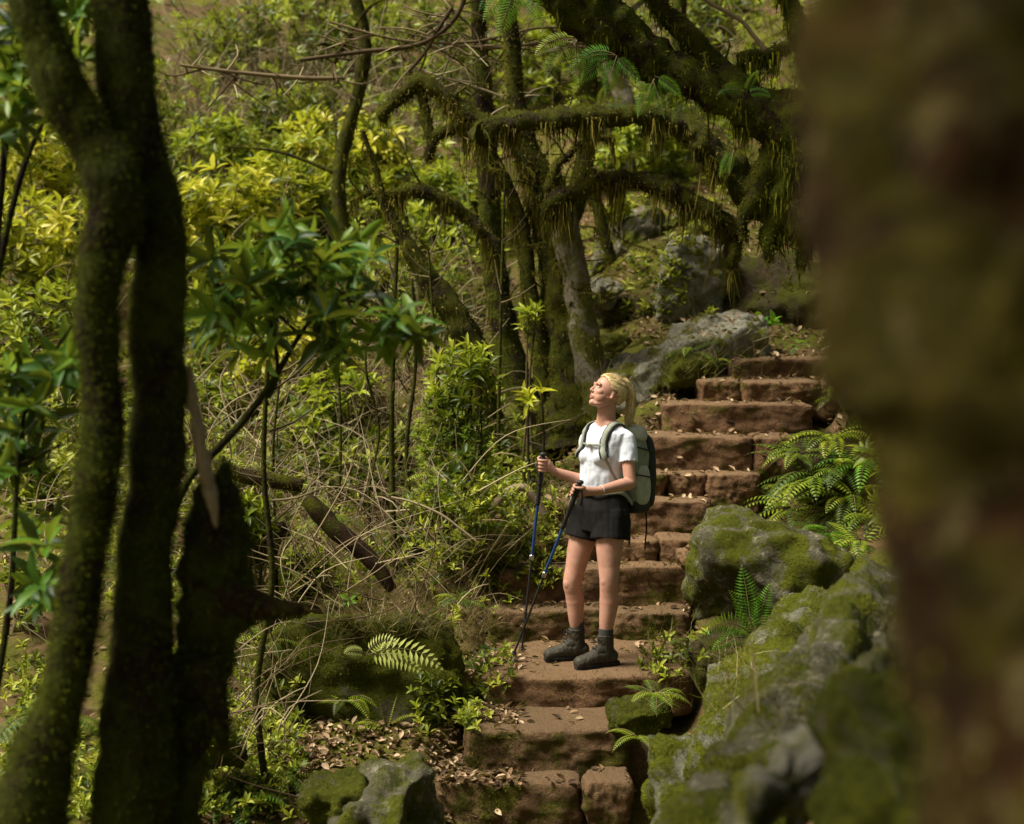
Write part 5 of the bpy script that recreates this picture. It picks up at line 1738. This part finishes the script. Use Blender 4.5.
for s in (-1, 1):
    top = pw(606, 428) + LW * (.085 * s)
    pts_ = [top - FW * .10 - UZ * .06, top - FW * .03 + UZ * .03, top + FW * .05 + UZ * .0, pw(605, 441) + LW * (.095 * s) + FW * .12, pw(604, 456) + LW * (.115 * s) + FW * .11]
    mb = MB(); ribbon(mb, pts_, .026, .007, .003); st = part("shoulder_strap", mb, M['pack_black'], bp)
    mb = MB(); ribbon(mb, pts_, .017, .006, .009); link("webbing", mb.mesh("webbing", BO), M['strap'], st)
    mb = MB(); ribbon(mb, [pts_[-1] + UZ * .01, pw(603, 468) + LW * (.135 * s) + FW * .07, pw(602, 482) + LW * (.145 * s) + FW * .0, pc + FW * .12 + LW * (.13 * s) - UZ * .15], .007, .002, .003)
    link("lower_webbing", mb.mesh("lower_webbing", BO), M['strap'], st)
mb = MB(); ribbon(mb, [pw(605, 443) + LW * (-.09) + FW * .12, pw(605, 443) + FW * .14, pw(605, 443) + LW * .09 + FW * .12], .006, .003, .010); part("chest_strap", mb, M['strap'], bp)
mb = MB(); ball(mb, hug(pw(605, 443) + FW * .14, .015)[0], (.014, .012, .009), None, 4); part("buckle", mb, M['pack_pale'], bp)
mb = MB()
for s in (-1, 1):
    solid_tube(mb, [pc + LW * (.12 * s) + FW * .11 - UZ * .19, pw(601, 490) + LW * (.165 * s) + FW * .0, pw(601, 491) + LW * (.10 * s) + FW * .108, pw(601, 492) + LW * (.0 * s) + FW * .130], [(.008, .018), (.006, .016), (.004, .010), (.003, .010)], 8, .012)
part("hip_belt", mb, M['strap'], bp)
mb = MB(); hb = pw(592, 494) + FW * .135
solid_tube(mb, [hb + UZ * .012, hb - UZ * .03, hb - UZ * .05], [(.012, .005), (.012, .005), (.010, .004)], 8, .01)
solid_tube(mb, [hb + UZ * .012 - LW * .035, hb - UZ * .03 - LW * .034, hb - UZ * .07 - LW * .033], [(.005, .003)] * 3, 8, .01)
part("belt_buckle", mb, M['pack_pale'], bp)
mb = MB()
a0 = P(646, 512, 8.22)
solid_tube(mb, [a0, P(646.5, 528, 8.22), P(645.5, 540, 8.22), P(645, 549, 8.22)], [(.005, .003)] * 4, 6, .02)
a0 = P(629, 512, 8.24)
solid_tube(mb, [a0, P(629, 535, 8.24), P(629.5, 545, 8.24)], [(.005, .003)] * 3, 6, .02)
part("dangling_strap", mb, M['pack_black'], bp)

# ------------------------------------------------------------------ trekking poles
def pole(label, tp, bt, strap_side):
    ax = (tp - bt).normalized()
    Lp = (tp - bt).length
    t = thing("trekking_pole", label, "trekking pole", bt, "the woman's trekking poles")
    mb = MB(); solid_tube(mb, [bt, bt + ax * .012, bt + ax * .05], [.0018, .0030, .005], 8, .01); part("tip", mb, M['metal'], t)
    mb = MB(); solid_tube(mb, [bt + ax * .045, bt + ax * (Lp * .50)], [.0062, .0072], 10, .03); part("lower_shaft", mb, M['black_rubber'], t)
    mb = MB(); solid_tube(mb, [bt + ax * .055, bt + ax * .060], [.017, .017], 14, .004); part("basket", mb, M['black_rubber'], t)
    mb = MB(); solid_tube(mb, [bt + ax * (Lp * .50), bt + ax * (Lp - .17)], [.0088, .0090], 12, .03); part("upper_shaft", mb, M['blue'], t)
    mb = MB(); solid_tube(mb, [bt + ax * (Lp * .50 - .016), bt + ax * (Lp * .50 + .016)], [.0115, .0125], 12, .008)
    q = bt + ax * (Lp * .5) + Vector((-.010, -.006, 0)); solid_tube(mb, [q - ax * .014, q + ax * .014], [.005, .005], 8, .01)
    part("lock_lever", mb, M['metal'], t)
    mb = MB(); solid_tube(mb, [bt + ax * (Lp - .30), bt + ax * (Lp - .17)], [.0125, .0130], 12, .02)
    solid_tube(mb, [bt + ax * (Lp - .18), bt + ax * (Lp - .13), bt + ax * (Lp - .08), bt + ax * (Lp - .03), tp + ax * .004], [.0145, .016, .0145, .0175, .013], 14, .01)
    ball(mb, tp + ax * .004, (.020, .019, .014), None, 6)
    part("grip", mb, M['black_rubber'], t)
    mb = MB(); s0 = tp - ax * .01
    solid_tube(mb, [s0, s0 + Vector(strap_side) * .03 - UZ * .02, s0 + Vector(strap_side) * .045 - UZ * .07, s0 + Vector(strap_side) * .03 - UZ * .11, s0 + Vector(strap_side) * .01 - UZ * .12], [(.007, .0018)] * 5, 8, .01)
    part("wrist_strap", mb, M['black_rubber'], t)
pole("blue and black trekking pole held out in the woman's far hand", p1t, p1b, (-.9, -.3, 0))
pole("slanting blue and black trekking pole held at the waist in her near hand", p2t, p2b, (.3, -.6, 0))
